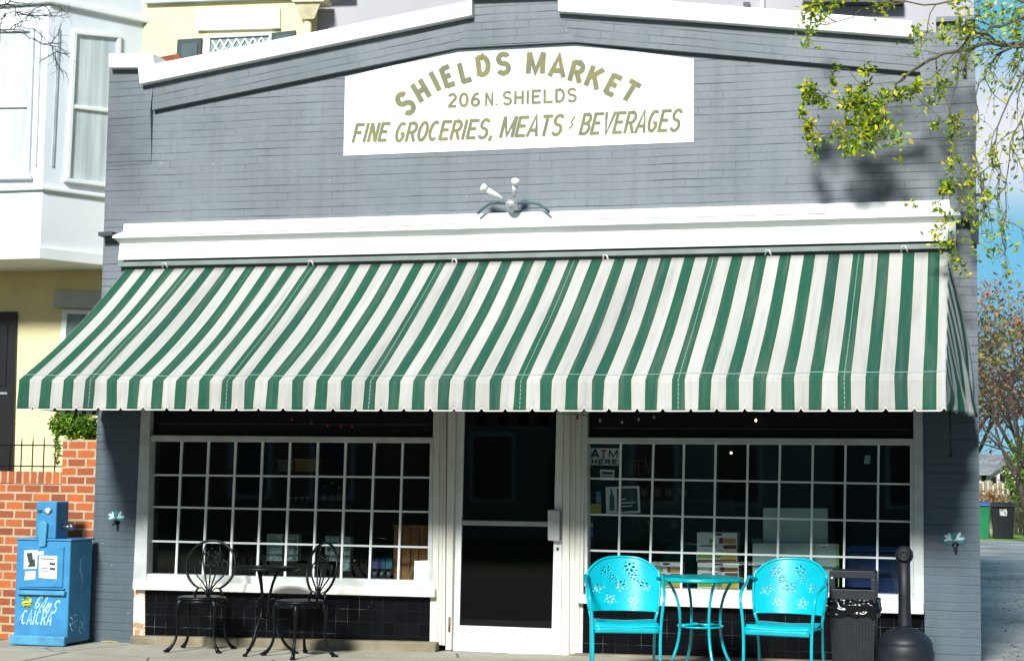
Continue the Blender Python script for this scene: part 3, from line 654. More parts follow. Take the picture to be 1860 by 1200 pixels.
def baywin(pl, x0t, x1t, x0b, x1b, yt, yb, ytr, ybr, ym, ymr, label=None):
    fr = B('bay_window', MB(), BAYT); mb = MB(); w_ = 7
    pl.slab(mb, [(x0t-w_, yt-w_), (x1t+w_, ytr-w_), (x1t+w_, ytr), (x0t-w_, yt)], .035, .04); pl.slab(mb, [(x0b-w_-3, yb), (x1b+w_+3, ybr), (x1b+w_+3, ybr+w_), (x0b-w_-3, yb+w_)], .055, .06)
    pl.slab(mb, [(x0t-w_, yt), (x0t, yt), (x0b, yb), (x0b-w_, yb)], .035, .04); pl.slab(mb, [(x1t, ytr), (x1t+w_, ytr), (x1b+w_, ybr), (x1b, ybr)], .035, .04)
    xm0 = (x0t+x0b)/2; xm1 = (x1t+x1b)/2; pl.slab(mb, [(xm0, ym), (xm1, ymr), (xm1, ymr+7), (xm0, ym+7)], .03, .03)
    bmesh.ops.recalc_face_normals(mb.b, faces=mb.b.faces); bmesh.ops.translate(mb.b, verts=mb.b.verts, vec=-yh.location); mb.b.to_mesh(fr.data); mb.b.free()
    k = fr.modifiers.new('b', 'BEVEL'); k.width = .006
    build('pane', pl.slab(MB(), [(x0t, yt), (x1t, ytr), (x1b, ybr), (x0b, yb)], .006, .004), CURT, fr)
baywin(side, 141, 214, 128, 207, 62, 323, 70, 336, 190, 199)
baywin(front, -40, 54, -48, 45, 58, 319, 57, 318, 190, 188)
B('panel_shadow_line', side.slab(MB(), [(106, 52), (110, 53), (98, 303), (94, 302)], .012, .01), mat('bay shadow grey', (.50, .55, .60)))  # raised grey strips painted as the shadow along the panel edges
B('panel_shadow_line', front.slab(MB(), [(72, 54), (75, 54), (66, 303), (63, 303)], .012, .01), MATS['bay shadow grey'])
# ground floor of the yellow house
dp = P(0, 567, YW)
drh = S2('door', pq([(-60, 566), (30, 566), (22, 900), (-70, 900)], YW-.03, .028), mat('black panel door', (.008, .008, .010), .4))
build('door_rail', pq([(-50, 711), (13, 712), (13, 716), (-50, 715)], YW-.045, .014), mat('door brass', (.3, .33, .35), .4), drh)
build('door_panel', pq([(-50, 590), (14, 590), (10, 700), (-54, 700)], YW-.04, .009), mat('door panel black', (.013, .014, .018), .3), drh)
S2('lintel', pq([(97, 527), (196, 529), (196, 560), (97, 558)], YW-.05, .049), mat('lintel grey', (.5, .55, .58), .7, .08), bevel=.006)
gw = S2('window', pq([(113, 562), (230, 564), (230, 572), (122, 570), (116, 660), (105, 660)], YW-.02, .05), BAYT, bevel=.004)
build('pane', pq([(122, 570), (230, 572), (230, 700), (114, 700)], YW-.006, .004), mat('dim pane', (.16, .24, .24), .15), gw)
S2('lintel', pq([(357, 18), (508, 14), (508, 52), (357, 56)], YW-.04, .039), mat('white lintel', (.78, .80, .80), .6, .04), bevel=.006)
uw = S2('window', pq([(371, 64), (495, 58), (495, 64), (371, 70)], YW-.03, .029), MATS['white lintel'], bevel=.003)
build('frame', pq([(371, 70), (381, 70), (379, 130), (368, 130)], YW-.03, .029), MATS['white lintel'], uw)
build('frame', pq([(489, 64), (495, 64), (493, 130), (486, 130)], YW-.03, .029), MATS['white lintel'], uw)
build('pane', pq([(381, 70), (489, 64), (486, 130), (379, 130)], YW-.006, .004), mat('teal pane', (.28, .38, .36), .2), uw)
mb = MB()
for i in range(7):
    x = 385+i*15; y = 73-i*.8
    for a, c_ in (((x, y), (x+15, y+26)), ((x+15, y-1), (x, y+25))):
        dx = 1.5; mb.prism(XZ([(a[0]-dx, a[1]), (a[0]+dx, a[1]), (c_[0]+dx, c_[1]), (c_[0]-dx, c_[1])], YW-.018), YW-.018 if a[0] == x else YW-.022, YW-.012)
build('tracery', mb, MATS['white lintel'], uw)
SHUT = mat('dark green shutter', (.022, .05, .055), .5)
for q, ins in (([(322, 72), (366, 69), (362, 135), (318, 135)], [(330, 80), (359, 78), (355, 135), (327, 135)]), ([(493, 60), (536, 55), (533, 120), (490, 120)], [(500, 66), (529, 62), (526, 120), (498, 120)])):
    sh = S2('shutter', pq(q, YW-.035, .034), SHUT, bevel=.003); build('shutter_panel', pq(ins, YW-.045, .009), mat('shutter panel', (.05, .085, .09), .5), sh)
S2('soffit_board', pq([(262, 6), (640, -8), (640, -30), (262, -22)], YW-.06, .059), MATS['lintel grey'])
dsp = S2('downspout', MB().tube([P(560, 28, YW-.1), P(558, 80, YW-.1), P(552, 300, YW-.1)], .042, 10), mat('cream pipe', (.72, .66, .42), .5))
hp = MB(); hp.hull([P(534, 3, YW-.22), P(584, 2, YW-.22), P(584, 2, YW-.02), P(534, 3, YW-.02)], [P(549, 36, YW-.16), P(571, 35, YW-.16), P(571, 35, YW-.03), P(549, 36, YW-.03)])
hp.prism(XZ([(530, -6), (588, -7), (588, 3), (530, 4)], YW-.24), YW-.24, YW-.01)
build('rain_head', hp, MATS['cream pipe'], dsp, bevel=.005)
gh = thing('grey_house', (-3, 2.1, 0), 'pale grey stucco house rising behind the shop gable', 'house')
build('wall', box(X2+.002, P(1748, 20, 4.0).x+.1, YW+.06, 9, 3.88, 9.4), PALE, gh)
build('gutter_pipe', pq([(1381, -20), (1388, -20), (1388, 15), (1381, 15)], YW+.0, .058), MATS['white lintel'], gh)
build('vent', pq([(1350, 4), (1362, 4), (1362, 12), (1350, 12)], YW+.02, .038), MATS['dark flashing'], gh)
build('dark_strip', pq([(1458, 3), (1640, 4), (1640, -12), (1458, -12)], YW-.1, .158), MATS['dark flashing'], gh)  # flat dark strip along the top of the grey wall
# ================================================================ BRICK GARDEN WALL, FENCE, CREEPER
gwall = thing('brick_wall', (-8.6, .2, -.06), 'orange red brick garden wall with a taller end pier left of the shop', 'wall')
wt, wc = P(60, 856, .06).z, P(60, 878, .06).z
zp = P(140, 798, .02).z; xp0, xp1 = P(113, 830, .02).x, P(168, 830, .02).x-.003
build('wall_body', box(-14, xp0, .06, .30, -.3, wc), RED, gwall, uvang=0)
build('soldier_course', box(-14, xp0, .05, .31, wc+.002, wt), REDS, gwall, uvang=0, uvo=(0, wc-.05))
build('end_pier', box(xp0+.002, XL-.006, .02, .34, -.3, zp), RED, gwall, uvang=0)
mb = MB(); fzt = P(30, 793, .18).z; fb = wt
for z in (P(30, 808, .18).z, P(30, 846, .18).z): mb.box(-14, xp0, .172, .188, z-.006, z+.006)
r_ = MB()
fen = thing('iron_fence', (-8.6, .18, wt), 'thin black iron railing with spiked bars on top of the brick garden wall', 'fence')
build('rail', mb, BLACKM, fen)
x = P(100, 830, .18).x
while x > -11.5:
    build('spike', MB().tube([(x, .18, wt), (x, .18, fzt-.05), (x, .18, fzt+.02)], [.006, .006, .001], 6), BLACKM, fen); x -= .118
IVY = leafmat('ivy leaves', [(.02, .07, .008), (.08, .22, .01), (.30, .42, .02)])
mb = MB()
def cluster(mb, c, r, n, size, sc=(1, 1, 1)):
    for _ in range(n):
        d = Vector((random.gauss(0, 1), random.gauss(0, 1), random.gauss(0, 1))); d = d.normalized()*(random.random()**.5)*r
        mb.leaf(c+Vector((d.x*sc[0], d.y*sc[1], d.z*sc[2])), size*random.uniform(.6, 1.3))
cluster(mb, P(135, 768, .12), .13, 700, .032, (1.2, .9, .85))
for _ in range(16): cluster(mb, P(random.uniform(98, 166), random.uniform(748, 792), .1), .055, 75, .034)
cluster(mb, P(135, 768, .12), .1, 60, .03); cluster(mb, P(108, 765, .1), .09, 250, .024); cluster(mb, P(160, 770, .05), .1, 350, .024)
for k in range(5): cluster(mb, P(104, 790+k*12, .04), .035, 60-k*7, .02)
ivy = thing('creeper', P(140, 796, .1), 'bushy green creeper growing on the brick end pier under the awning', 'plant')
build('foliage', mb, IVY, ivy, fixn=False)
build('stem', MB().tube([P(140, 800, .1), P(138, 770, .12), P(130, 755, .12)], .008, 6), mat('stem brown', (.12, .07, .03), .8), ivy)
# ================================================================ NEWSPAPER BOX
yb_ = -.47; a, c_ = P(24, 1172, yb_), P(120, 1060, yb_)
BLUE = mat('newspaper box blue', (.045, .26, .50), .5, .2, 5, col2=(.03, .18, .38), dirt=((.16, .34, .50), 17, .62, .72), spec=.4)
BLUE2 = mat('newspaper box light blue', (.08, .34, .55), .45, .2, 6)
nx0, nx1 = P(27, 1080, yb_).x, P(125, 1080, yb_).x; nzt = P(70, 981, yb_).z; nzb = SW(nx0)+.01
nb = thing('newspaper_box', ((nx0+nx1)/2, yb_+.18, nzb), 'blue steel newspaper vending box with graffiti beside the brick wall', 'newspaper box')
NB = lambda n, mb, m, **k: build(n, mb, m, nb, **k)
NB('cabinet', box(nx0, nx1, yb_, yb_+.40, nzb+.02, nzt), BLUE, bevel=.012)
NB('top_lid', box(nx0-.012, nx1+.012, yb_-.012, yb_+.41, nzt, nzt+.018), BLUE, bevel=.006)
NB('base_ledge', box(nx0-.012, nx1-.002, yb_-.05, yb_-.001, nzb, nzb+.085), BLUE2, bevel=.012)
ndoor = NB('door', pq([(35, 992), (116, 992), (113, 1066), (33, 1066)], yb_-.012, .011), BLUE, bevel=.008)
build('door_lip', pq([(30, 1071), (117, 1073), (116, 1081), (30, 1079)], yb_-.035, .034), BLUE2, ndoor, bevel=.006)
build('door_lip', pq([(32, 1066), (116, 1068), (116, 1070), (32, 1068)], yb_-.02, .019), BLUE, ndoor)
PAP = mat('weathered paper', (.72, .74, .72), .7, .1, 14, dirt=((.05, .06, .07), 30, .60, .66))
for q in ([(44, 999), (69, 998), (67, 1032), (43, 1033)], [(71, 1008), (104, 1009), (103, 1051), (70, 1049)], [(46, 1037), (65, 1036), (64, 1051), (44, 1053)], [(68, 1001), (80, 1000), (79, 1007), (69, 1007)]):
    build('poster', pq(q, yb_-.015, .003), PAP, ndoor)
INK = mat('poster ink', (.03, .05, .04), .7)
mb = MB()
for q in ([(48, 1004), (58, 1003), (60, 1018), (52, 1022)], [(55, 1020), (63, 1014), (64, 1028), (50, 1029)], [(90, 1021), (100, 1022), (100, 1026), (90, 1025)], [(90, 1030), (100, 1031), (100, 1035), (90, 1034)], [(74, 1013), (98, 1014), (98, 1015.5), (74, 1014.5)], [(74, 1030), (86, 1031), (86, 1032), (74, 1031)], [(74, 1035), (86, 1036), (86, 1037), (74, 1036)]):
    mb.prism(XZ(q, yb_-.018), yb_-.0175, yb_-.0155)
build('poster_print', mb, INK, ndoor)
coin = NB('coin_box', box(P(65, 940, yb_).x, P(102, 940, yb_).x, yb_+.0, yb_+.22, nzt+.018, P(80, 910, yb_).z), BLUE, bevel=.012)
build('coin_chute', prism(XZ([(68, 950), (80, 945), (85, 950), (82, 992), (70, 993)], yb_-.03), yb_-.03, yb_-.001), BLUE2, coin, bevel=.006)
c2 = P(87, 928, yb_); build('coin_dial', MB().lathe([(.001, .012), (.030, .004), (.031, 0)], (c2.x, yb_, c2.z), 20, 'y'), PAP, coin)
build('coin_slot', pq([(80, 929), (94, 925), (95, 928), (88, 934), (82, 932)], yb_-.007, .002), INK, coin); build('coin_slot', pq([(68, 926), (77, 925), (77, 930), (69, 931)], yb_-.004, .003), INK, coin)
bx = P(102, 940, yb_).x
build('coin_return', MB().tube([(bx, yb_+.12, nzt+.12), (bx+.09, yb_+.12, nzt+.12)], .02, 10).tube([(bx+.09, yb_+.12, nzt+.09), (bx+.09, yb_+.12, nzt+.15)], .028, 10), mat('dull steel', (.15, .17, .2), .35, metal=.7), coin)
GRAF = mat('white marker', (.55, .78, .88), .6, .15, 20, col2=(.25, .55, .75))
mb = MB(); text_px(mb, 'CAICRA', 40, 1108, 95, 1133, yb_-.003, shear=.2, th=.24)
def strokes(mb, pts, Y, r=.0035): return mb.tube([P(u, v, Y) for u, v in pts], r, 5)
NB('graffiti', mb, GRAF, fixn=False)
mb = MB(); text_px(mb, 'GAmS', 66, 1084, 106, 1110, yb_-.003, shear=.3, th=.28, rot=-.22); NB('graffiti', mb, GRAF, fixn=False)
NB('scratch', strokes(MB(), [(34, 1132), (38, 1120), (44, 1112)], yb_-.003), GRAF); NB('scratch', strokes(MB(), [(66, 1052), (76, 1066), (80, 1078), (79, 1092)], yb_-.006, .002), INK)
for k, off in enumerate(((.06, .12), (.13, .15), (.22, .10), (.28, .14))):
    NB('graffiti', MB().tube([(nx1+.003, yb_+off[0]+.03*math.sin(i*1.7+k), nzb+off[1]+.02*i+.02*math.cos(i*2.3+k)) for i in range(7)], .003, 5), GRAF)
for k in range(2): NB('scratch', MB().tube([(nx1+.003, yb_+.2+.03*math.sin(i*1.1+k*2), nzb+.5+.05*i+.05*k) for i in range(6)], .002, 5), GRAF)
c2 = P(49, 1093, yb_); NB('oval_sticker', MB().lathe([(.001, .004), (.052, .003), (.054, 0)], (c2.x, yb_, c2.z), 24, 'y'), mat('green sticker', (.04, .16, .03), .5, .2, 30, dirt=((.5, .55, .08), 40, .5, .6)))
text_mb = MB(); text_mb.prism(XZ([(41, 1091), (57, 1089), (57, 1093), (41, 1095)], yb_-.006), yb_-.0065, yb_-.0045).prism(XZ([(44, 1097), (54, 1096), (54, 1098), (44, 1099)], yb_-.006), yb_-.0065, yb_-.0045); build('sticker_print', text_mb, mat('yellow ink', (.7, .7, .1), .6), nb, fixn=False)
# ================================================================ CAST BLACK BISTRO SET
def bez(p0, p1, p2, p3, n=10):
    o = []
    for i in range(n+1):
        t_ = i/n; q = 1-t_; o.append(Vector(p0)*q**3+Vector(p1)*3*q*q*t_+Vector(p2)*3*q*t_*t_+Vector(p3)*t_**3)
    return o
LOC = dict(local=True)
def bistro_chair(loc, rz, label):
    r = thing('bistro_chair', loc, label, 'chair', 'ornate black iron bistro chairs', rz)
    mb = MB().lathe([(.001, .438), (.17, .438), (.195, .432), (.205, .445), (.20, .458), (.18, .462), (.12, .456), (.001, .454)], seg=32)
    build('seat', mb, BLACKM, r, **LOC)
    mb = MB().lathe([(.165, .44), (.185, .40), (.19, .40), (.192, .44)], seg=32); build('apron', mb, BLACKM, r, **LOC)
    for sx, sy in ((-1, -1), (1, -1), (-1, 1), (1, 1)):
        a = Vector((sx*.135, sy*.12, .43)); f_ = Vector((sx*.225, sy*.20, .012))
        lg = bez(a, a+Vector((sx*.09, sy*.07, -.04)), Vector((sx*.09, sy*.09, .14)), f_, 14)
        build('leg', MB().tube(lg, [.030, .029, .026, .022, .019, .017, .015, .013, .012, .012, .012, .012, .013, .015, .020], 8).sphere(f_+Vector((sx*.008, sy*.008, 0)), .022, (1.1, 1.1, .55)), BLACKM, r, **LOC)
    # balloon back leaning slightly backward; plane y = .15 + (z-.45)*.16
    def bp(x, z): return Vector((x, .16+(z-.45)*.17, z))
    ho = []
    for i in range(33):
        t_ = math.pi*(-.35+1.70*i/32); ho.append(bp(.222*math.cos(t_), .715+.215*math.sin(t_)))
    lo1 = bez(bp(.115, .45), bp(.11, .50), bp(.05, .50), bp(.0, .47))
    hoop = [bp(.13, .45), bp(.115, .49)]+ho[0:]+[bp(-.115, .49), bp(-.13, .45)]
    build('back_hoop', MB().tube(hoop, .0115, 8), BLACKM, r, **LOC)
    mb = MB()
    for sx in (-1, 1):
        mb.tube(bez(bp(sx*.012, .455), bp(sx*.02, .60), bp(sx*.17, .60), bp(sx*.15, .74), 12)+[bp(sx*.12, .765), bp(sx*.095, .74), bp(sx*.105, .715), bp(sx*.125, .72)], .007, 6)
        mb.tube(bez(bp(sx*.006, .455), bp(sx*.02, .60), bp(sx*.09, .70), bp(sx*.075, .85), 12)+[bp(sx*.06, .89)], .007, 6)
        mb.tube(bez(bp(sx*.125, .46), bp(sx*.10, .55), bp(sx*.05, .54), bp(sx*.01, .46)), .006, 6)
        mb.tube([bp(sx*(.045+.03*math.cos(k*.7)*(1-k/14)), .80+.03*math.sin(k*.7)*(1-k/14)) for k in range(12)], .0065, 6)
        mb.tube([bp(sx*(.03+.025*math.cos(k*.7+2)), .735+.02*math.sin(k*.7+2)) for k in range(10)], .005, 6)
    mb.tube([bp(0, .455), bp(0, .62), bp(0, .79)], .007, 6)
    for x_, z_ in ((0, .80), (.03, .83), (-.03, .83), (0, .86), (.04, .77), (-.04, .77), (.02, .70), (-.02, .70)): mb.sphere(bp(x_, z_), .010, (1, .5, 1), 8)
    build('back_scrollwork', mb, BLACKM, r, **LOC)
    build('stretcher_ring', MB().lathe([(.075, .20), (.08, .205), (.085, .20), (.08, .195), (.075, .20)], seg=20).tube([(-.14, -.125, .2), (.14, .125, .2)], .005, 6).tube([(.14, -.125, .203), (-.14, .125, .203)], .005, 6), BLACKM, r, **LOC)
    return r
bistro_chair((-6.33, -.50, SW(-6.33)), rad(6), 'ornate black iron bistro chair left of the small black table')
bistro_chair((-5.33, -.74, SW(-5.3)), rad(-36), 'ornate black iron bistro chair turned sideways, right of the small black table')
bt = thing('bistro_table', (-5.70, -.62, SW(-5.7)), 'small round black iron table between the two black chairs', 'table')
build('table_top', MB().lathe([(.001, .70), (.27, .70), (.285, .706), (.285, .722), (.27, .728), (.001, .726)], seg=40), BLACKM, bt, **LOC)
for k in range(3):
    a = rad(20+120*k); d = Vector((math.cos(a), math.sin(a), 0)); Z = Vector((0, 0, 1))
    build('leg', MB().tube(bez(d*.11+Z*.70, d*.03+Z*.55, d*.02+Z*.35, d*.055+Z*.30, 8)+bez(d*.055+Z*.30, d*.14+Z*.22, d*.13+Z*.08, d*.27+Z*.015, 10)[1:], .012, 8).sphere(d*.275+Z*.012, .02, (1.1, 1.1, .6)), BLACKM, bt, **LOC)
    build('scroll', MB().tube([d*(.07+.05*math.cos(i*.6)*(1-i/16))+Z*(.42+.05*math.sin(i*.6)*(1-i/16)) for i in range(13)], .006, 6), BLACKM, bt, **LOC)
build('ring_brace', MB().lathe([(.055, .30), (.062, .307), (.069, .30), (.062, .293), (.055, .30)], seg=20), BLACKM, bt, **LOC)
# ================================================================ TURQUOISE SET
def patio_chair(loc, rz, label):
    r = thing('patio_chair', loc, label, 'chair', 'turquoise metal patio chairs', rz)
    def seatf(u, v):
        x = (u-.5)*.46; y = -.23+.43*v; z = .435-.03*math.sin(math.pi*min(v*1.1, 1))-.018*v
        if v < .12: z -= (.12-v)**2*3.2; 
        return Vector((x, y-(.0 if v > .1 else (v-.1)*.12), z+.004*math.cos(2*math.pi*u)))
    build('seat', MB().grid(seatf, 14, 40), TURQ, r, local=True, solid=.004)
    build('seat_skirt', MB().grid(lambda u, v: Vector(((u-.5)*.46, -.242+.006*v, .39-.035*v+.0)), 12, 3), TURQ, r, local=True, solid=.004)
    W = .265
    flowers = [(.27, .78, .07), (.60, .80, .085), (.80, .5, .075), (.16, .46, .07), (.47, .47, .08), (.32, .2, .07), (.66, .18, .075), (.70, .93, .0), (.66, .63, .06), (.36, .62, .055)]
    def keep(u, v):
        x = u; z = v
        for fx, fz, fr_ in flowers:
            dx, dz = (x-fx)*1.15, (z-fz); d = math.hypot(dx, dz); a = math.atan2(dz, dx)+fx*9
            if fr_*.42 < d < fr_*1.0 and abs(((a*5/(2*math.pi)) % 1)-.5) < .20*(1-abs(d/fr_-.7)*1.8): return False
            if fr_*1.15 < d < fr_*1.45 and abs(((a*5/(2*math.pi)+.5) % 1)-.5) < .06: return False
        return True
    def bk(u, v):
        x = (u-.5)*2; top = .875-.11*abs(x)**3.2; z = .485+(top-.485)*v; wd = W-.012*(1-v)+.012*math.sin(math.pi*v)
        return Vector((x*wd, .225+.09*(z-.485)/.4-.085*abs(x)**2.2, z))
    build('backrest', MB().grid(bk, 96, 90, keep=keep), TURQ, r, local=True, solid=.003)
    rim = [bk(0, v/6) for v in range(6)]+[bk(u/28, 1) for u in range(29)]+[bk(1, 1-v/6) for v in range(1, 7)]
    build('back_frame', MB().tube(rim, .0095, 8).tube([bk(u/14, 0) for u in range(15)], .006, 6), TURQ, r, local=True)
    for sx in (-1, 1):
        p = bk(0 if sx < 0 else 1, 0)
        build('rear_leg', MB().tube([Vector((sx*.235, .255, .0)), Vector((sx*.235, .20, .25)), Vector((sx*.24, .165, .43)), p], .0105, 8), TURQ, r, local=True)
        top = bk(.03 if sx < 0 else .97, .80)
        arm = bez(Vector((sx*.25, -.225, .0)), Vector((sx*.24, -.225, .2)), Vector((sx*.235, -.215, .38)), Vector((sx*.262, -.225, .56)), 8)+bez(Vector((sx*.262, -.225, .56)), Vector((sx*.275, -.23, .66)), Vector((sx*.27, -.12, .67)), Vector((sx*.285, .02, .70)), 8)[1:]+[Vector((sx*.285, .10, .745)), top]
        build('arm_leg', MB().tube(arm, .0115, 8), TURQ, r, local=True)
        build('seat_rail', MB().tube([(sx*.238, -.22, .40), (sx*.238, .18, .385)], .008, 6), TURQ, r, local=True)
    build('cross_rail', MB().tube([(-.238, -.22, .385), (.238, -.22, .385)], .009, 6).tube([(-.235, .185, .38), (.235, .185, .38)], .008, 6), TURQ, r, local=True)
    return r
patio_chair((-2.40, -1.70, SW(-2.4)), rad(15), 'turquoise metal armchair left of the turquoise table, nearer the shop door')
patio_chair((-1.245, -1.66, SW(-1.2)), rad(-7), 'turquoise metal armchair between the turquoise table and the black trash can')
tp = P(1272, 1057, -1.12)
tt = thing('patio_table', (tp.x, -1.12, SW(tp.x)), 'round turquoise metal table between the two turquoise chairs', 'table')
build('table_top', MB().lathe([(.001, .712), (.30, .708), (.315, .70), (.328, .69), (.332, .698), (.33, .716), (.31, .724), (.001, .724)], seg=48), TURQT, tt, local=True)
for k in range(4):
    a = rad(32+90*k); d = Vector((math.cos(a), math.sin(a), 0)); Z = Vector((0, 0, 1))
    build('leg', MB().tube(bez(d*.27+Z*.70, d*.19+Z*.60, d*.16+Z*.50, d*.165+Z*.36, 8)+bez(d*.165+Z*.36, d*.17+Z*.2, d*.22+Z*.1, d*.30, 8)[1:], .0115, 8), TURQ, tt, local=True)
mb = MB()
for k in range(4):
    a = rad(32+90*k); a2 = a+math.pi/2; mb.tube([(.165*math.cos(a), .165*math.sin(a), .355), (.10*math.cos(a), .10*math.sin(a), .362), (0, 0, .36)], .010, 6)
mb.lathe([(.16, .352), (.17, .36), (.178, .352), (.17, .344), (.16, .352)], seg=32)
build('brace_ring', mb, TURQ, tt, local=True)
# ================================================================ TRASH CAN, ASH POST
tcx = P(1551, 1100, -1.15).x
tb = thing('trash_can', (tcx, -1.15, SW(tcx)), 'slim black plastic trash can with a see-through hood and shiny bin liner', 'trash can')
mb = MB(); h0, h1, wv_ = .0, .50, .165
mb.hull([(-.17, -.15, .51), (.17, -.15, .51), (.17, .15, .51), (-.17, .15, .51)], [(-.145, -.13, 0), (.145, -.13, 0), (.145, .13, 0), (-.145, .13, 0)])
build('bin_body', mb, CHARC, tb, local=True, bevel=.012)
mb = MB()
for i in range(15):
    x = -.14+i*.02; mb.hull([(x*1.12-.004, -.158, .46), (x*1.12+.004, -.158, .46), (x*1.12+.004, -.14, .46), (x*1.12-.004, -.14, .46)], [(x-.004, -.137, .03), (x+.004, -.137, .03), (x+.004, -.12, .03), (x-.004, -.12, .03)])
build('ribs', mb, CHARC, tb, local=True)
mb = MB()
for y0, y1 in ((-.155, -.14), (.14, .155)):
    mb.prism([(-.168, .56), (.168, .56), (.168, .655), (-.168, .655)], y0, y1); mb.prism([(-.168, .735), (.168, .735), (.168, .775), (.155, .79), (-.155, .79), (-.168, .775)], y0, y1)
    mb.prism([(-.168, .6552), (-.125, .6552), (-.125, .7348), (-.168, .7348)], y0, y1); mb.prism([(.13, .6552), (.168, .6552), (.168, .7348), (.13, .7348)], y0, y1)
mb.box(-.168, -.155, -.1398, .1398, .56, .775).box(.155, .168, -.1398, .1398, .56, .775).box(-.155, .155, -.1398, .1398, .776, .789)
build('hood', mb, CHARC, tb, local=True, bevel=.005)
LINER = mat('bin liner', (.004, .005, .006), .24, .2, 10, spec=.4)
def liner(u, v):
    a = 2*math.pi*u; ca, sa = math.cos(a), math.sin(a); k = 1/max(abs(ca), abs(sa)); k = min(k, 1.28)
    bul = .012+.014*math.sin(math.pi*v)+.022*noise.noise(Vector((ca*5, sa*5, v*4)))
    return Vector((ca*k*(.166+bul), sa*k*(.148+bul), .585-.13*v+.02*noise.noise(Vector((ca*4, sa*4, 5)))*v))
build('liner', MB().grid(liner, 140, 24), LINER, tb, local=True)
build('rivet', MB().lathe([(.001, .006), (.007, .005), (.009, 0)], (-.148, -.155, .735), 10, 'y'), mat('white dot', (.8, .8, .8)), tb, local=True)
ax = P(1643, 1100, -1.2).x
ap = thing('ash_post', (ax, -1.2, SW(ax)), 'black pedestal cigarette receptacle with a bulb head beside the trash can', 'ash receptacle')
build('base', MB().lathe([(.001, 0), (.20, 0), (.205, .02), (.21, .16), (.207, .17), (.212, .19), (.20, .25), (.196, .26), (.199, .268), (.185, .30), (.14, .345), (.08, .375), (.05, .385), (.05, .39)], seg=40), CHARC, ap, local=True)
build('neck', MB().lathe([(.052, .38), (.048, .40), (.044, .6), (.043, .87), (.001, .88)], seg=24), BLKPL, ap, local=True)
build('head', MB().sphere((0, 0, .905), .066, (1, .92, 1.05), 24).lathe([(.03, .055), (.040, .062), (.042, .066), (.036, .072), (.024, .066), (.022, .05)], (0, 0, .905), 20, 'y'), BLKPL, ap, local=True)
build('slot', MB().lathe([(.001, .066), (.022, .0665)], (0, 0, .905), 16, 'y'), mat('slot black', (.002, .002, .002)), ap, local=True)
build('rivet', MB().lathe([(.001, .006), (.008, .004), (.009, 0)], (-.10, -.183, .14), 10, 'y'), MATS['white dot'], ap, local=True)
# ================================================================ WALL TAPS WITH PAINTED BUTTERFLY PATCHES
TEALP = mat('teal paint', (.03, .28, .33), .6, .2, 30); WP = mat('white wing paint', (.72, .82, .82), .6, .1)
def tap(u, v, label):
    c = P(u, v, -.01); r = thing('wall_tap', c, label, 'tap', 'painted wall taps')
    mb = MB(); n = 30
    pts = [(c.x+(.072+.012*math.sin(i*2.9)+.022*abs(math.cos(2*math.pi*i/n)))*math.cos(2*math.pi*i/n), c.z+.02+(.05+.008*math.sin(i*3.7))*math.sin(2*math.pi*i/n)) for i in range(n)]
    build('painted_patch', mb.prism(pts, -.006, -.001), TEALP, r)
    for (dx, dz, a, l) in ((-.045, .03, 2.6, .03), (-.03, .045, 2.0, .024), (-.05, .008, 3.4, .024), (.04, .045, 1.0, .03), (.055, .018, .2, .03), (.03, .02, .6, .022), (-.028, .012, 2.9, .02)):
        q = []
        for i in range(10):
            t_ = 2*math.pi*i/10; x = math.cos(t_)*l; z = math.sin(t_)*l*.38; q.append((c.x+dx+x*math.cos(a)-z*math.sin(a), c.z+dz+x*math.sin(a)+z*math.cos(a)))
        build('painted_wing', MB().prism(q, -.009-.0004*a, -.0062), WP, r)
    p = Vector((c.x+.012, 0, c.z-.022))
    build('spout', MB().tube([p, p+Vector((0, -.05, 0)), p+Vector((0, -.07, -.012)), p+Vector((0, -.078, -.035))], [.016, .016, .014, .013], 10).lathe([(.001, .0), (.03, 0), (.03, -.006)], p, 14, 'y'), mat('tap metal', (.10, .09, .09), .4, metal=.6), r)
    build('handle', MB().lathe([(.02, 0), (.026, .005), (.02, .010), (.001, .008)], p+Vector((0, -.05, .02)), 12), mat('tap wheel', (.35, .36, .36), .5, metal=.5), r)
tap(210, 942, 'wall tap in a painted teal patch on the grey pier beside the newspaper box')
tap(1732, 982, 'wall tap in a painted teal patch on the grey pier right of the shop window')
# ================================================================ FLOODLIGHTS OVER THE CORNICE
jb = P(930, 371, -.14); fl = thing('floodlight', jb, 'twin bare-lamp security light on the ledge above the awning', 'lamp')
build('junction_box', MB().lathe([(.001, -.05), (.035, -.048), (.058, -.02), (.06, .01), (.045, .035), (.001, .04)], jb, 20), mat('aluminium box', (.50, .53, .52), .4, .25, 30, metal=.3), fl)
for (a0, a1) in (((915, 362), (881, 343)), ((934, 358), (936, 333))):
    p, q = P(*a0, -.16), P(*a1, -.24); d = (q-p).normalized()
    hd = build('lamp_holder', MB().tube([p, p+d*.03, p+d*.06, q-d*.02], [.012, .012, .022, .026], 12), mat('white lampholder', (.70, .72, .70), .4), fl)
    build('bulb', MB().tube([q-d*.02, q, q+d*.02, q+d*.035, q+d*.04], [.024, .034, .038, .034, .02], 14), mat('frosted bulb', (.75, .78, .74), .25), hd)
DG = mat('teal conduit', (.05, .13, .14), .5)
build('conduit', MB().tube([P(a, b_, -.13) for a, b_ in ((868, 388), (878, 378), (890, 370), (905, 369), (920, 370))], .012, 8), DG, fl)
build('conduit', MB().tube([P(a, b_, -.13) for a, b_ in ((942, 369), (965, 368), (980, 371), (990, 378), (998, 386))], .012, 8), DG, fl)
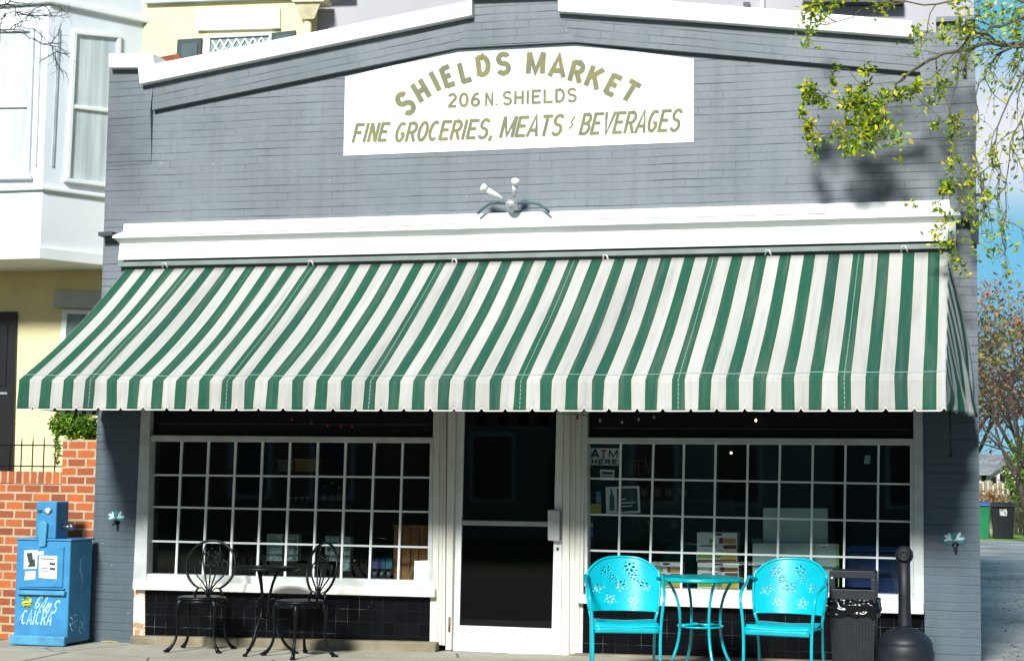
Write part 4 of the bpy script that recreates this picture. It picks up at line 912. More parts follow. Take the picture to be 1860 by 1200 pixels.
cab = MB().tube([P(a, b_, -.212) for a, b_ in ((300, 427), (620, 415.5), (840, 405.5), (852, 402), (868, 388))], .0035, 5).tube([P(a, b_, -.212) for a, b_ in ((998, 386), (1010, 396), (1020, 399), (1300, 393.5), (1500, 388))], .0035, 5)
build('cable', cab, mat('grey cable', (.25, .27, .27), .6), fl)
# ================================================================ THINGS IN THE SHOP WINDOWS
PAPW = mat('notice card', (.82, .86, .86), .5, .08, 20)
def card(name, q, Y, m_, label, cat, th=.004, group=None, parts=()):
    a = P(*q[-1], Y); r = thing(name, (a.x, Y, a.z), label, cat, group)
    build('card', pq(q, Y, th), m_, r)
    return r
YI = .112
r = card('notice', [(1072, 813), (1125, 814), (1124, 845), (1072, 844)], YI, PAPW, 'white cash machine notice stuck at the top left of the right window', 'sign')
mb = MB(); text_px(mb, 'A', 1074, 817, 1088, 830, YI-.003, th=.26); text_px(mb, 'M', 1106, 817, 1122, 830, YI-.003, th=.2); build('lettering', mb, mat('notice ink', (.02, .03, .05)), r, fixn=False)
mb = MB(); text_px(mb, 'T', 1091, 817, 1102, 832, YI-.003, th=.3); build('red_letter', mb, mat('notice red', (.6, .06, .02)), r, fixn=False)
mb = MB(); text_px(mb, 'HERE', 1075, 834, 1121, 842, YI-.003, th=.24); build('lettering', mb, MATS['notice ink'], r, fixn=False)
r = card('notice', [(1090, 852), (1116, 853), (1116, 872), (1090, 871)], YI, PAPW, 'small printed notice under the cash machine sign', 'sign')
mb = MB(); mb.prism(XZ([(1093, 856), (1113, 857), (1113, 861), (1093, 860)], YI), YI-.003, YI-.001); mb.prism(XZ([(1094, 864), (1111, 865), (1111, 866), (1094, 865)], YI), YI-.003, YI-.001); build('lettering', mb, MATS['notice ink'], r, fixn=False)
r = thing('open_sign', P(1156, 862, .25), 'dim unlit open sign hanging behind the glass beside the cash machine notice', 'sign')
mb = MB(); text_px(mb, 'OPEN', 1134, 834, 1181, 862, .25, th=.16); build('letters', mb, mat('dim brown letters', (.10, .06, .04)), r, fixn=False)
r = card('framed_picture', [(1100, 884), (1161, 882), (1163, 931), (1101, 932)], .14, PAPW, 'tilted white framed picture with a bottle drawn beside a dark panel', 'picture', .015)
build('dark_panel', pq([(1120, 887), (1157, 886), (1159, 927), (1121, 929)], .137, .002), mat('slate panel', (.02, .03, .035), .4), r)
build('bottle_print', pq([(1109, 888), (1112, 888), (1113, 896), (1116, 902), (1116, 926), (1107, 927), (1107, 902), (1109, 896)], .137, .002), mat('bottle ink', (.05, .12, .12)), r)
mb = MB()
for k, (a, c_) in enumerate(((1124, 1137), (1126, 1153), (1129, 1148))): mb.prism(XZ([(a, 906+k*6), (c_, 906+k*6-1), (c_, 908+k*6-1), (a, 908+k*6)], .135), .1345, .1365)
build('script_lines', mb, PAPW, r)
card('window_sticker', [(1068, 915), (1092, 914), (1092, 932), (1068, 933)], YI, mat('yellow sticker', (.55, .5, .03), .5, .2, 40, dirt=((.2, .15, .02), 60, .55, .6)), 'yellow sticker at the left edge of the right window', 'sticker')
card('window_sticker', [(1082, 892), (1091, 892), (1092, 913), (1083, 913)], YI, mat('blue sticker', (.18, .35, .6), .5, .3, 40), 'narrow pale blue sticker above the yellow one', 'sticker')
card('window_sticker', [(1067, 948), (1077, 948), (1077, 958), (1067, 958)], YI, mat('lime sticker', (.35, .45, .2), .5, .3, 60), 'small lime sticker below the yellow one', 'sticker')
card('window_sticker', [(1067, 961), (1077, 961), (1077, 974), (1067, 974)], YI, mat('navy sticker', (.05, .2, .5), .5, .3, 60), 'small deep blue sticker lowest by the window frame', 'sticker')
card('price_tag', [(1571, 827), (1581, 826), (1580, 842), (1569, 842)], YI, mat('tag card', (.35, .48, .44), .5), 'small blank tag stuck high in the right window', 'tag')
card('paper_sheet', [(753, 1018), (778, 1017), (777, 1055), (752, 1054)], .08, mat('white sheet', (.74, .76, .78), .5, .03), 'blank white sheet in the bottom right corner of the left window', 'paper')
# food cartons: printed faces built as raised ink on real boxes
GRN = mat('lime ink', (.25, .5, .03)); YLW = mat('yellow ink band', (.75, .6, .05)); REDK = mat('deep red ink', (.30, .03, .02)); ORG = mat('orange ink', (.65, .32, .06)); BLK = MATS['notice ink']
CART = mat('white carton', (.84, .86, .82), .5, .05, 8)
def carton(q, Y, label, band=False, group='food cartons stacked in the right window'):
    a = P(*q[3], Y); r = thing('food_carton', (a.x, Y, a.z), label, 'carton', group); build('carton', pq(q, Y, .22), CART, r, bevel=.003)
    (x0, y0), (x1, _), (_, y1), _ = q; w_, h_ = x1-x0, y1-y0
    def pr_(n, fx0, fy0, fx1, fy1, m_, tilt=0): build(n, pq([(x0+fx0*w_, y0+fy0*h_), (x0+fx1*w_, y0+fy0*h_+tilt), (x0+fx1*w_, y0+fy1*h_+tilt), (x0+fx0*w_, y0+fy1*h_)], Y-.002, .0015), m_, r)
    if band: pr_('green_band', .02, .25, .6, .7, GRN); pr_('yellow_band', .61, .1, .98, .8, YLW); pr_('red_edge', .02, .82, .98, .97, REDK)
    else:
        pr_('black_block', .40, .06, .62, .18, BLK); pr_('food_print', .55, .30, .66, .62, REDK); pr_('food_print', .67, .34, .96, .62, ORG); pr_('red_stripe', .66, .70, .98, .92, REDK); pr_('green_print', .30, .36, .40, .60, GRN); pr_('grey_text', .08, .70, .5, .80, mat('grey ink', (.25, .3, .3)))
    return r
carton([(1266, 966), (1339, 967), (1339, 999), (1266, 999)], .30, 'white food carton at the top of the stack in the right window')
carton([(1265, 999.6), (1339, 1000), (1339, 1019), (1265, 1019)], .30, 'narrow carton with green and yellow band, middle of the stack', True)
carton([(1267, 1021), (1342, 1022), (1342, 1048), (1267, 1047)], .30, 'white food carton third down in the stack behind the turquoise table')
carton([(1267, 1048.6), (1342, 1049), (1342, 1072), (1267, 1071)], .30, 'green banded carton at the bottom of the stack behind the table', True)
carton([(1182, 1020), (1237, 1021), (1237, 1050), (1182, 1049)], .30, 'white food carton standing alone behind the left turquoise chair')
carton([(1182, 1050.6), (1237, 1051), (1237, 1068), (1182, 1067)], .30, 'low carton under the lone white food carton', True)
FRO = mat('frosted teal board', (.42, .54, .51), .5, .1, 1.5, dirt=((.54, .62, .58), 3, .4, .8))
r = thing('display_board', P(1445, 1080, .30), 'pale grey green stepped display board standing in the right window', 'display')
build('tall_board', pq([(1386, 922), (1503, 923), (1504, 1090), (1386, 1088)], .30, .05), FRO, r); build('wide_board', pq([(1367, 986), (1521, 987), (1522, 1092), (1367, 1088)], .24, .055), FRO, r)
build('lime_edge', pq([(1518.5, 988), (1524, 988), (1524, 1092), (1518.5, 1092)], .225, .012), mat('lime edge', (.22, .50, .03), .5), r)
build('board_cap', pq([(1366, 977), (1383, 977), (1383, 985), (1366, 985)], .235, .05), mat('slate blue cap', (.06, .10, .13)), r)
r = thing('drinks_cooler', P(1600, 1080, .35), 'deep blue drinks cooler in the right corner of the right window', 'cooler')
BLU = mat('deep blue plastic', (.006, .035, .16), .4, .3, 5)
build('cabinet', pq([(1536, 1002), (1652, 1004), (1652, 1088), (1536, 1086)], .33, .5), BLU, r, bevel=.02); build('lid', pq([(1542, 990), (1650, 992), (1652, 1003), (1536, 1001)], .32, .5), mat('blue lid', (.01, .06, .25), .3), r, bevel=.01)
build('handle', MB().tube([P(1560, 1040, .31), P(1575, 1044, .29), P(1590, 1040, .31)], .006, 6), mat('pale handle', (.2, .35, .4)), r)
r = thing('bottle', P(1646, 1082, .2), 'brown sauce bottle at the right end of the window behind the ash post', 'bottle')
c_ = P(1646, 1082, .2); build('glass_body', MB().lathe([(.001, 0), (.03, 0), (.03, .10), (.012, .14), (.012, .17), (.001, .172)], c_, 14), mat('amber', (.18, .08, .02), .2), r); build('cap', MB().lathe([(.001, .19), (.014, .188), (.014, .17), (.001, .17)], c_, 12), mat('white cap', (.6, .6, .55)), r)
# left window goods
LAB = mat('pale label', (.30, .38, .37), .5, .25, 30, dirt=((.08, .12, .12), 26, .5, .58)); CRATE = mat('orange crate wood', (.42, .17, .04), .7, .25, 8)
cr = thing('wooden_crate', P(746, 1050, .35), 'orange wooden slatted crate behind the glass in the left window', 'crate')
for k in range(4):
    a = 716+k*15.5; build('slat', pq([(a, 958), (a+14, 958), (a+12, 1060), (a-2, 1060)], .35, .02), CRATE, cr)
build('crate_rail', pq([(714, 953), (778, 954), (778, 958), (714, 957)], .34, .3), CRATE, cr)
build('crate_brace', pq([(738, 1058), (744, 1058), (757, 1015), (751, 1015)], .335, .012), mat('pale brace', (.5, .28, .08)), cr)
for i, (q, lb) in enumerate((([(485, 969), (513, 969), (512, 1018), (484, 1018)], 'pale printed packet behind the black table, left of a pair'), ([(520, 970), (542, 970), (541, 1018), (519, 1018)], 'pale printed packet behind the black table, right of a pair'), ([(591, 973), (616, 974), (615, 1018), (590, 1018)], 'tall pale packet behind the sideways black chair'), ([(622, 974), (637, 974), (636, 1036), (621, 1036)], 'narrow pale packet right of the sideways black chair'))):
    a = P(*q[3], .25); r = thing('packet', a, lb, 'packet', 'pale packets in the left window'); build('packet_box', pq(q, .25, .08), LAB, r)
    (x0, y0), (x1, _), (_, y1), _ = q; build('packet_label', pq([(x0+3, y0+10), (x1-3, y0+10), (x1-3, y0+26), (x0+3, y0+26)], .247, .002), mat('dark label', (.05, .09, .09)), r)
for i, lb in enumerate(('small purple box in the row before the crate', 'small mid blue box in the row before the crate', 'small teal box nearest the crate')):
    x = 676+i*12.5; q = [(x, 1014), (x+11, 1014), (x+10.5, 1032), (x-.5, 1032)]; r = thing('small_box', P(x, 1032, .28), lb, 'box', 'small blue boxes by the crate')
    build('carton', pq(q, .28, .06), mat('small box %d' % i, ((.10, .08, .28), (.03, .13, .36), (.04, .22, .32))[i], .5, .3, 40), r)
    build('pot', MB().lathe([(.001, 0), (.018, 0), (.022, .05), (.001, .05)], P(x+5, 1048, .27), 12), mat('dim pot', (.06, .10, .13), .4), r)
def shelf(u0, u1, rows, label, Y=.9):
    a = P(u0, rows[-1], Y); r = thing('shelf_unit', a, label, 'shelf')
    for v in rows: build('shelf_board', pq([(u0, v), (u1, v+2), (u1, v+6), (u0, v+4)], Y, .35), SHELFW, r)
    for u in (u0, u1): build('upright', pq([(u-3, rows[0]-30), (u+3, rows[0]-30), (u, 1100), (u-6, 1100)], Y+.355, .03), SHELFW, r)
    return r
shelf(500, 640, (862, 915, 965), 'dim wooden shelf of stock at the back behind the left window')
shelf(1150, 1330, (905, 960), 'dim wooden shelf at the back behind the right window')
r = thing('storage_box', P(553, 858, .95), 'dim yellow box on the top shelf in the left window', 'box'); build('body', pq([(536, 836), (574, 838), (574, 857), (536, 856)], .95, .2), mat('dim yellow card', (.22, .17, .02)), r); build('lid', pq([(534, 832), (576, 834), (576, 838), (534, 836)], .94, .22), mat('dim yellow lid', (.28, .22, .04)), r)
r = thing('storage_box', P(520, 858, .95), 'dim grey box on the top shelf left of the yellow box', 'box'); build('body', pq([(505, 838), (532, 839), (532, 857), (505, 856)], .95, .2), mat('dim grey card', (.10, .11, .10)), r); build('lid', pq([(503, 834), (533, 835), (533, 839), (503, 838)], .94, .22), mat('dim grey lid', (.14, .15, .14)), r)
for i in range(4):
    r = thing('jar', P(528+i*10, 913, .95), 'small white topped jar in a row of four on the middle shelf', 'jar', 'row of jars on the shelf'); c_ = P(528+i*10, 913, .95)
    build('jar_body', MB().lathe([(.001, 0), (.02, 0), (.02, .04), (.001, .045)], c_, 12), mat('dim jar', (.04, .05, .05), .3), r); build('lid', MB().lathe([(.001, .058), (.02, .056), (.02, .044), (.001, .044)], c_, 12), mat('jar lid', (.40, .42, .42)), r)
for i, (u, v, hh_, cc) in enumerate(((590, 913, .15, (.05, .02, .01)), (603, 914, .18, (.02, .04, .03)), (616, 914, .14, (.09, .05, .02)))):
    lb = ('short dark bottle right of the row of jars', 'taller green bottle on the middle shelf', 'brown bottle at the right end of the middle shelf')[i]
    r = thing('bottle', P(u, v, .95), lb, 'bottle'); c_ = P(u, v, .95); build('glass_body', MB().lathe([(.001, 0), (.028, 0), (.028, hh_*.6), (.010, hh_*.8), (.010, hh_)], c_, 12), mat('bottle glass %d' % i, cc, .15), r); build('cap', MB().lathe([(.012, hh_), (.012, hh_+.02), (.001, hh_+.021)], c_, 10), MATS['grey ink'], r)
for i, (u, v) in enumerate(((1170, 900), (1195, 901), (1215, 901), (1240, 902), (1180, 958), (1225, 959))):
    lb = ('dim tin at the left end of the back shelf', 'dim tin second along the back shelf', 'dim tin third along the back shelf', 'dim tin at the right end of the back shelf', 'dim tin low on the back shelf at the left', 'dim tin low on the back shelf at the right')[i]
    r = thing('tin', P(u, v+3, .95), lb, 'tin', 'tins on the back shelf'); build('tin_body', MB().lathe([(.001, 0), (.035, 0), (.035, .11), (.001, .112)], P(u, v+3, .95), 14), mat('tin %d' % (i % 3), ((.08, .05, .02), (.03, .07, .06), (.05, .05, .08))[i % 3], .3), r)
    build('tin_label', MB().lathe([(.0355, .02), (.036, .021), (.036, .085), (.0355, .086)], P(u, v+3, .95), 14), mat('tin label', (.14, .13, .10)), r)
# ================================================================ STRING LIGHTS
GLOW = emis('lit bulb', (1, .78, .42), 3.0); RB = mat('red bulb', (.32, .03, .02), .25); WB = mat('clear bulb', (.35, .36, .34), .2)
def string(pts, bulbs, label, Y=.0):
    a = P(*pts[0], -.06); r = thing('string_lights', a, label, 'string lights'); build('wire', MB().tube([P(u, v, -.06) for u, v in pts], .0028, 5), BLACKM, r)
    for (u, v, k) in bulbs:
        c_ = P(u, v, -.06); m_ = {'r': RB, 'w': WB, 'g': GLOW}[k]; b0 = build('bulb', MB().sphere(c_-Vector((0, 0, .018)), .011 if k != 'g' else .009, (1, 1, 1.5), 10), m_, r)
        build('socket', MB().tube([c_-Vector((0, 0, .006)), c_+Vector((0, 0, .010))], .006, 6), BLACKM, b0)
string([(500, 748), (540, 756), (565, 760), (600, 764), (640, 766), (700, 762), (790, 752)], [(530, 758, 'r'), (566, 763, 'r'), (595, 768, 'r'), (620, 769, 'r'), (640, 770, 'r')], 'string of small red bulbs under the awning above the left window')
string([(1012, 752), (1048, 752), (1090, 758), (1130, 760), (1160, 757), (1188, 752), (1260, 757), (1330, 755), (1373, 758), (1450, 754), (1560, 758), (1650, 750)], [(1049, 755, 'r'), (1090, 759, 'w'), (1130, 762, 'w'), (1160, 757, 'w'), (1188, 753, 'w'), (1373, 759, 'g')], 'string of clear bulbs with one lit above the right window')
r = thing('pendant_light', P(1328, 822, .6), 'tiny lit ceiling bulb seen deep in the right window', 'lamp'); build('bulb', MB().sphere(P(1328, 822, .6), .011, (1, 1, 1), 10), GLOW, r); build('cord', MB().tube([P(1328, 822, .6)+Vector((0, 0, .012)), P(1328, 822, .6)+Vector((0, 0, .9))], .003, 5), BLACKM, r)
# ================================================================ RIGHT BACKGROUND
tag(build('verge', MB().hull([(.3, 35.2, .034), (.3, 52, .034), (30, 52, .034), (30, 35.2, .034)], [(.3, 35.2, -.1), (.3, 52, -.1), (30, 52, -.1), (30, 35.2, -.1)]), mat('lush grass', (.20, .34, .03), .95, .3, 2.5, col2=(.12, .22, .02), bmp=.5)), kind='structure')
def wheelie(u0, u1, vt, vb, Y, body, lid, label, mark=False):
    a, c_ = P(u0, vb, Y), P(u1, vt, Y); w_, h_ = c_.x-a.x, c_.z-.035; r = thing('wheelie_bin', ((a.x+c_.x)/2, Y+.3, .035), label, 'bin', 'wheelie bins by the back fence'); x = w_/2
    build('bin_body', MB().hull([(-x*.96, -.3, h_*.9), (x*.96, -.3, h_*.9), (x*.96, .3, h_*.9), (-x*.96, .3, h_*.9)], [(-x*.8, -.22, 0), (x*.8, -.22, 0), (x*.8, .25, 0), (-x*.8, .25, 0)]), body, r, local=True, bevel=.02)
    l_ = build('lid', MB().hull([(-x*.9, -.3, h_), (x*.9, -.3, h_), (x*.9, .3, h_*1.03), (-x*.9, .3, h_*1.03)], [(-x, -.36, h_*.905), (x, -.36, h_*.905), (x, .34, h_*.905), (-x, .34, h_*.905)]), lid, r, local=True, bevel=.015)
    for sx in (-1, 1): build('wheel', MB().lathe([(.001, -.03), (.1, -.03), (.1, .03), (.001, .03)], (sx*x*.75, .27, .1), 16, 'x'), BLKPL, r, local=True)
    build('bar_handle', MB().tube([(-x*.7, .36, h_*.96), (x*.7, .36, h_*.96)], .018, 6), BLKPL, r, local=True)
    if mark: build('white_mark', MB().prism([(-x*.25, h_*.66), (x*.35, h_*.64), (x*.33, h_*.84), (-x*.28, h_*.83)], -.305, -.296), mat('white stencil', (.7, .72, .72), .6, .1, 9, dirt=((.05, .05, .05), 14, .5, .6)), r, local=True)
wheelie(1772, 1799, 912, 976, 36.8, mat('green bin plastic', (.01, .22, .09), .45), mat('blue bin lid', (.02, .10, .35), .4), 'green wheelie bin with a blue lid at the end of the driveway')
wheelie(1800, 1844, 914, 978, 36.6, CHARC, BLKPL, 'black wheelie bin with a white marking beside the green bin', True)
WOODF = mat('weathered fence wood', (.36, .30, .20), .85, .3, 6)
fn = thing('wooden_fence', P(1810, 930, 42), 'weathered vertical board fence behind the wheelie bins', 'fence'); fn.location.z = .03
x = .2
while x < 2.6:
    build('board', box(x, x+.12, 42, 42.025, .03, P(1800, 873, 42).z-.03+random.uniform(-.04, .04)), WOODF, fn); x += .15
build('fence_rail', box(.2, 2.6, 42.026, 42.08, .4, .5), WOODF, fn); build('fence_rail', box(.2, 2.6, 42.026, 42.08, 1.2, 1.3), WOODF, fn)
Ys = 52; sh = thing('garage', P(1800, 900, Ys), 'small white gabled garage with a grey roof behind the board fence', 'garage'); sh.location.z = 0
xa, xb = P(1760, 860, Ys).x, P(1822, 860, Ys).x; ze = P(1800, 858, Ys).z; zr = P(1800, 822, Ys).z
build('wall', box(xa-3, xb, Ys, Ys+5, 0, ze), mat('garage wall', (.62, .62, .60), .7), sh)
build('roof', MB().hull([(xa-3.2, Ys-.3, ze), (xb+.1, Ys-.3, ze), (xb+.4, Ys+2.5, zr), (xa-3.2, Ys+2.5, zr)], [(xa-3.2, Ys-.3, ze-.1), (xb+.1, Ys-.3, ze-.1), (xb+.4, Ys+2.5, zr-.1), (xa-3.2, Ys+2.5, zr-.1)]), mat('grey shingles', (.26, .28, .30), .85, .2, 2), sh)
ga, gb, gc = P(1802, 862, Ys-.5), P(1842, 862, Ys-.5), P(1842, 832, Ys-.5)
build('gable', prism(XZ([(1800, 862), (1846, 834), (1870, 862), (1870, 900), (1800, 900)], Ys-.4), Ys-.4, Ys-.2), MATS['garage wall'], sh)
build('barge_board', prism(XZ([(1798, 862), (1846, 830), (1880, 850), (1880, 855), (1846, 836), (1800, 866)], Ys-.5), Ys-.5, Ys-.41), mat('dark barge', (.05, .05, .06)), sh)
for q in ([(1783, 861), (1791, 861), (1791, 874), (1783, 874)], [(1800, 868), (1810, 864), (1810, 880), (1800, 880)], [(1816, 860), (1826, 856), (1826, 876), (1816, 876)]):
    build('window', pq(q, Ys-.42 if q[0][0] > 1795 else Ys-.02, .019), mat('dark garage glass', (.01, .012, .018), .2), sh)
# ---- trees
BARK = mat('grey brown bark', (.085, .065, .05), .9, .3, 6, bmp=.4); BARKG = mat('mossy bark', (.15, .12, .075), .9, .3, 12, bmp=.4, col2=(.10, .13, .07)); TWIGM = mat('dark twig', (.05, .045, .045), .8)
BUD = leafmat('reddish buds', [(.28, .09, .05), (.42, .22, .14), (.26, .18, .07)], .2); BUDG = leafmat('spring leaves', [(.16, .17, .04), (.28, .26, .06), (.36, .17, .08)], .2)
HANG = leafmat('yellow green leaves', [(.05, .15, .008), (.20, .36, .010), (.44, .54, .02), (.78, .62, .02)], .3)
def branch(mb, lf, p, d, ln, r, dep, leaf, dens, curl=.28, drop=0, tips=None):
    n = 5; pts = [p.copy()]; q = p.copy(); d = d.normalized()
    for i in range(n):
        d = (d+Vector((random.gauss(0, curl), random.gauss(0, curl), random.gauss(0, curl*.8)-drop))*.5).normalized(); q = q+d*ln/n; pts.append(q.copy())
        if dep > 0 and i >= 1:
            for _ in range(1 if random.random() < .75 else 2):
                a = d.orthogonal().normalized(); a = Matrix.Rotation(random.random()*6.28, 3, d) @ a
                branch(mb, lf, q, (d*.75+a*random.uniform(.5, 1.0)), ln*random.uniform(.5, .72), r*(1-i/n*.5)*.55, dep-1, leaf, dens, curl, drop)
    mb.tube(pts, [r*(1-.55*i/n) for i in range(n+1)], 5 if r < .03 else 7, cap=False)
    if dep <= 1:
        for k in range(dens): 
            i = random.randint(1, n); lf.leaf(pts[i]+Vector((random.gauss(0, 1), random.gauss(0, 1), random.gauss(0, 1)))*ln*.06, leaf*random.uniform(.5, 1.3))
def tree(x, y, h, r, dep, leaf, dens, lm_, label, group='trees beyond the driveway', lean=0, z0=-.05, bk=None):
    t_ = thing('tree', (x, y, z0), label, 'tree', group); mb = MB(); lf = MB(); tk = MB(); p = Vector((x, y, z0)); q = p+Vector((lean*h*.3, 0, h*.32))
    mid = (p+q)/2+Vector((lean*h*.04-.05, 0, 0)); tk.tube([p, p+Vector((0, 0, .1)), mid, q], [r*1.5, r*1.1, r, r*.85], 10)
    build('trunk', tk, bk or BARK, t_)
    for k in range(5):
        a = 6.28*k/5+random.random(); branch(mb, lf, q-Vector((0, 0, h*.02*k)), Vector((math.cos(a)*.75, math.sin(a)*.75, 1.0)), h*.42, r*.6, dep, leaf, dens)
    br0 = build('crown', lf, lm_, t_, fixn=False); build('limbs', mb, bk or BARK, br0)
    return t_
bt_ = [(.4, 60, 10.5, .22, BUD, 'tall bare tree with reddish buds behind the garage, hard by the shop corner'), (2.2, 56, 9.0, .2, BUDG, 'budding tree with green and rust leaves right of the garage'), (3.9, 64, 10.5, .24, BUD, 'reddish budding tree at the right edge beyond the fence'),
       (-1.2, 66, 11.5, .24, BUDG, 'greenish budding tree farthest back beside the shop corner')]
for (x, y, h, r_, lm_, lb) in bt_: tree(x, y, h*1.04, r_*.7, 3, .15, 3, lm_, lb)
tree(2.05, 33, 6.2, .075, 3, .05, 1, BUD, 'nearer bare tree with a leaning trunk above the wheelie bins', lean=-.35)
# evergreen bush by the fence
bu = thing('bush', (P(1860, 900, 40).x, 40, 0), 'bright green bush at the right edge beside the board fence', 'bush'); mb = MB(); cluster(mb, P(1864, 850, 40)-Vector((0, 0, .2)), 1.0, 1500, .11, (.7, .7, 1.2)); build('foliage', mb, leafmat('bush leaves', [(.04, .12, .01), (.12, .24, .02), (.22, .32, .03)]), bu, fixn=False)
build('stem', MB().tube([(bu.location.x, 40, 0), (bu.location.x, 40, 1.6)], .05, 6), BARK, bu)
bu = thing('bush', (P(1805, 900, 41).x, 41.4, 0), 'low rusty orange bush in front of the board fence', 'bush'); mb = MB(); cluster(mb, P(1800, 905, 41.2), .42, 500, .06, (1.6, .5, .8)); build('foliage', mb, leafmat('rust leaves', [(.22, .06, .01), (.35, .14, .03), (.20, .18, .04)]), bu, fixn=False)
build('stem', MB().tube([(bu.location.x, 41.2, 0), (bu.location.x, 41.2, .5)], .02, 6), BARK, bu)
# the tree whose boughs hang over the shop front: it stands right of the picture
def wig(pts, Y, k=3, j=.02, dz=0):
    """smooth a surveyed bough (photo points, depth per point) with small kinks"""
    v = [P(a, b_, Y if not isinstance(Y, (list, tuple)) else Y[i]) for i, (a, b_) in enumerate(pts)]; o = [v[0]]
    for i in range(1, len(v)):
        for q in range(1, k+1):
            p_ = v[i-1].lerp(v[i], q/k)
            if q < k: p_ += Vector((random.gauss(0, j), random.gauss(0, j), random.gauss(0, j)))
            o.append(p_)
    return o
ht = thing('street_tree', (2.6, -1.0, -.05), 'street tree whose mossy boughs and yellow green leaves hang over the upper right wall', 'tree')
build('trunk', MB().tube([(2.6, -1, -.1), (2.6, -1, .1), (2.5, -1, 2), (2.45, -1, 3.6), (2.3, -1.0, 5.2), (2.2, -1, 7)], [.24, .19, .165, .15, .12, .08], 12), BARKG, ht)
hb, hl = MB(), MB()
def bough(pts, r0, r1, Y=-.62, tw=0, tl=.35, leaf=0, ls=.045, drop=.25, j=.015):
    w_ = wig(pts, Y, 3, j); n = len(w_); hb.tube(w_, [r0+(r1-r0)*i/(n-1) for i in range(n)], 7 if r0 > .015 else 5, cap=False)
    for k in range(tw):
        i = random.randint(1, n-1); d = (w_[i]-w_[i-1]).normalized()+Vector((random.gauss(0, .6), random.gauss(0, .5), random.gauss(-.1, .5)))
        branch(hb, hl, w_[i], d, tl*random.uniform(.5, 1.3), .005, 1, ls, leaf, .5, drop)
bough([(2060, 120), (1960, 90), (1860, 80), (1800, 78), (1740, 93), (1700, 105), (1655, 130), (1628, 152), (1614, 178), (1604, 225)], .022, .006, [-1, -1, -1, -.9, -.75, -.7, -.65, -.62, -.6, -.6], 6, .2, 2, .03)
bough([(1970, 70), (1860, 85), (1805, 72), (1772, 60), (1755, 40)], .015, .006, -1.05, 8, .25, 4, .03)
bough([(1940, 20), (1860, 30), (1800, 48), (1755, 75), (1745, 100)], .016, .007, -1.1, 9, .3, 3, .03)
bough([(1980, 60), (1900, 60), (1820, 95), (1790, 120), (1772, 175), (1770, 250), (1776, 330)], .012, .003, -1.05, 10, .3, 3, .03, .4)
bough([(1960, 90), (1880, 100), (1850, 150), (1812, 230), (1800, 300), (1784, 330)], .010, .003, -1.2, 12, .35, 3, .03, .4)
bough([(1900, 130), (1862, 200), (1835, 260), (1828, 380), (1822, 440)], .008, .0025, -1.1, 10, .35, 3, .03, .4)
bough([(1990, 30), (1875, 10), (1800, -6), (1700, 8), (1620, 2), (1560, 20), (1500, 45)], .012, .003, -1.0, 12, .3, 5, .032, .2)
bough([(1600, 2), (1560, -10), (1480, 2), (1460, 10)], .006, .003, -1.0, 5, .2, 6, .03, .2)
bough([(1614, 178), (1580, 170), (1540, 125), (1510, 122)], .006, .002, -.6, 5, .12, 6, .03)
bough([(1604, 225), (1575, 200), (1530, 190), (1490, 165), (1455, 158)], .006, .002, -.6, 8, .15, 7, .032)
bough([(1604, 225), (1560, 240), (1500, 250), (1470, 240), (1452, 215)], .006, .002, -.6, 6, .12, 6, .032)
bough([(1700, 105), (1712, 170), (1735, 230), (1745, 300), (1725, 360), (1735, 440)], .006, .002, -.6, 14, .2, 7, .03)
bough([(1745, 100), (1735, 160), (1715, 220), (1660, 170)], .005, .002, -.6, 6, .15, 7, .03)
def tuft(u, v, r, n, s=.05, Y=-.6, sc=(1, .6, 1)): cluster(hl, P(u, v, Y), r, n, s, sc)
for (u, v, r, n) in ((1565, 200, .17, 210), (1545, 180, .12, 100), (1600, 225, .15, 130), (1568, 252, .16, 190), (1530, 240, .11, 80), (1612, 172, .09, 45), (1630, 255, .09, 50), (1545, 268, .07, 60), (1575, 125, .05, 26), (1520, 122, .04, 14), (1465, 160, .035, 14), (1468, 232, .045, 26), (1478, 252, .05, 30), (1500, 190, .05, 22),
                     (1665, 160, .06, 18), (1700, 152, .06, 18), (1720, 58, .10, 44), (1805, 25, .12, 40), (1842, 55, .10, 36), (1755, 55, .07, 26), (1662, 60, .08, 22), (1740, 215, .07, 20), (1730, 300, .07, 20), (1720, 340, .06, 20), (1700, 375, .06, 20), (1720, 400, .06, 22), (1710, 445, .05, 14), (1660, 370, .05, 12), (1480, 8, .05, 20), (1640, 290, .04, 10), (1845, 15, .08, 24)):
    tuft(u, v, r, n, .034)
cr_ = build('leaves', hl, HANG, ht, fixn=False); build('boughs', hb, BARKG, ht)
# bare twigs of a second street tree reaching in at the top left
h2 = thing('street_tree', (-11.4, -1.2, -.1), 'bare street tree whose fine twigs reach in at the top left before the white bay', 'tree')
build('trunk', MB().tube([(-11.4, -1.2, -.2), (-11.4, -1.2, .1), (-11.3, -1.2, 2.5), (-11.2, -1.2, 5), (-11.0, -1.2, 7)], [.24, .18, .15, .11, .06], 10), BARK, h2)
hb, hl = MB(), MB()
for pts in ([(-560, 90), (-200, 70), (-40, 60), (5, 55), (28, 50), (60, 52)], [(-40, 60), (10, 30), (22, 22), (50, 28), (118, 20)], [(5, 55), (40, 60), (62, 70), (95, 85), (100, 100)], [(-560, 60), (-40, 5), (0, 10), (40, 12), (90, 8)], [(-30, 40), (5, 15), (20, 0), (35, -20)]):
    bough(pts, .012 if pts[0][0] < -100 else .005, .003, -1.2, 9, .22, 0, .02, .05)
build('twigs', hb, TWIGM, h2); hl.b.free()
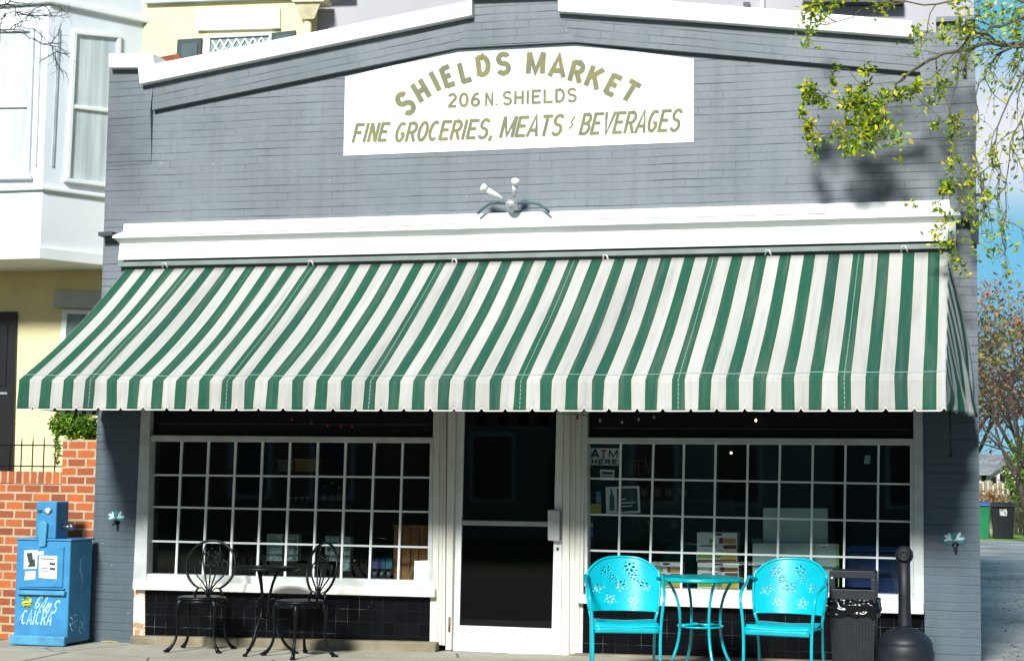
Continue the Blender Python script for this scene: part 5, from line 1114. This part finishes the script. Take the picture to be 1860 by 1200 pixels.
# fallen leaves along the shop side of the driveway
mb = MB()
for _ in range(900):
    x = random.uniform(.32, 1.6)**1.0; y = random.uniform(-1.5, 20); 
    if random.random() < (x-.3)/1.3: continue
    mb.leaf(Vector((x, y, .045)), .035)
for v in mb.b.verts: v.co.z = .034+abs(v.co.z-.045)*.3
tag(build('leaf_litter', mb, leafmat('dry leaves', [(.16, .09, .04), (.28, .18, .09), (.08, .05, .03)], 0), fixn=False), 'scattered dry brown leaves on the driveway along the shop side', 'leaves', None, 'stuff')
r = thing('dry_leaf', P(200, 1166, -.2), 'curled yellow brown leaf on the pavement below the grey pier', 'leaf'); g_ = G(200, 1166, SW(-7.4)); r.location = g_
build('blade', MB().hull([g_+Vector(q) for q in ((-.08, -.02, .012), (0, -.03, .02), (.09, -.01, .008), (.02, .03, .018))], [g_+Vector(q) for q in ((-.08, -.02, .004), (0, -.03, .004), (.09, -.01, .003), (.02, .03, .004))]), mat('straw leaf', (.42, .36, .10), .8), r)
# ================================================================ THE OTHER SIDE OF THE STREET (unseen houses added to darken reflections and block low sky light)
for i, (x0, x1, h_, cc, lb) in enumerate(((-26, -14.2, 8.5, (.20, .10, .07), 'added unseen brown brick row house across the street from the newspaper box'), (-14, -3.2, 9.5, (.30, .28, .24), 'added unseen tan two storey row house across the street from the shop door'), (-3, 8, 8.2, (.14, .15, .17), 'added unseen slate grey row house across the street from the turquoise chairs'), (8.2, 22, 9.0, (.22, .12, .08), 'added unseen russet row house across the street at the driveway end'))):
    r = thing('added_house', ((x0+x1)/2, -30, -.1), lb, 'house', 'unseen row houses added across the street')
    build('wall', box(x0, x1, -38, -30, -.1, h_), mat('added house wall %d' % i, cc, .85), r)
    rf = build('roof', MB().hull([(x0-.2, -29.6, h_+.002), (x1+.2, -29.6, h_+.002), (x1+.2, -34, h_+2.2), (x0-.2, -34, h_+2.2)], [(x0-.2, -38.2, h_+.001), (x1+.2, -38.2, h_+.001), (x1+.2, -34.01, h_+2.19), (x0-.2, -34.01, h_+2.19)]), MATS['grey shingles'], r)
    for k in range(4):
        xx = x0+1.2+k*(x1-x0-2)/4
        for z in (1.0, 4.6):
            if k == 1 and z == 1.0: build('door', box(xx, xx+1, -30, -29.95, 0, 2.2), MATS['black panel door'], r); continue
            w2 = build('window', box(xx-.08, xx+1.18, -30, -29.94, z-.08, z+1.78), MATS['white lintel'], r); build('pane', box(xx, xx+1.1, -29.939, -29.93, z, z+1.7), MATS['dark garage glass'], w2)
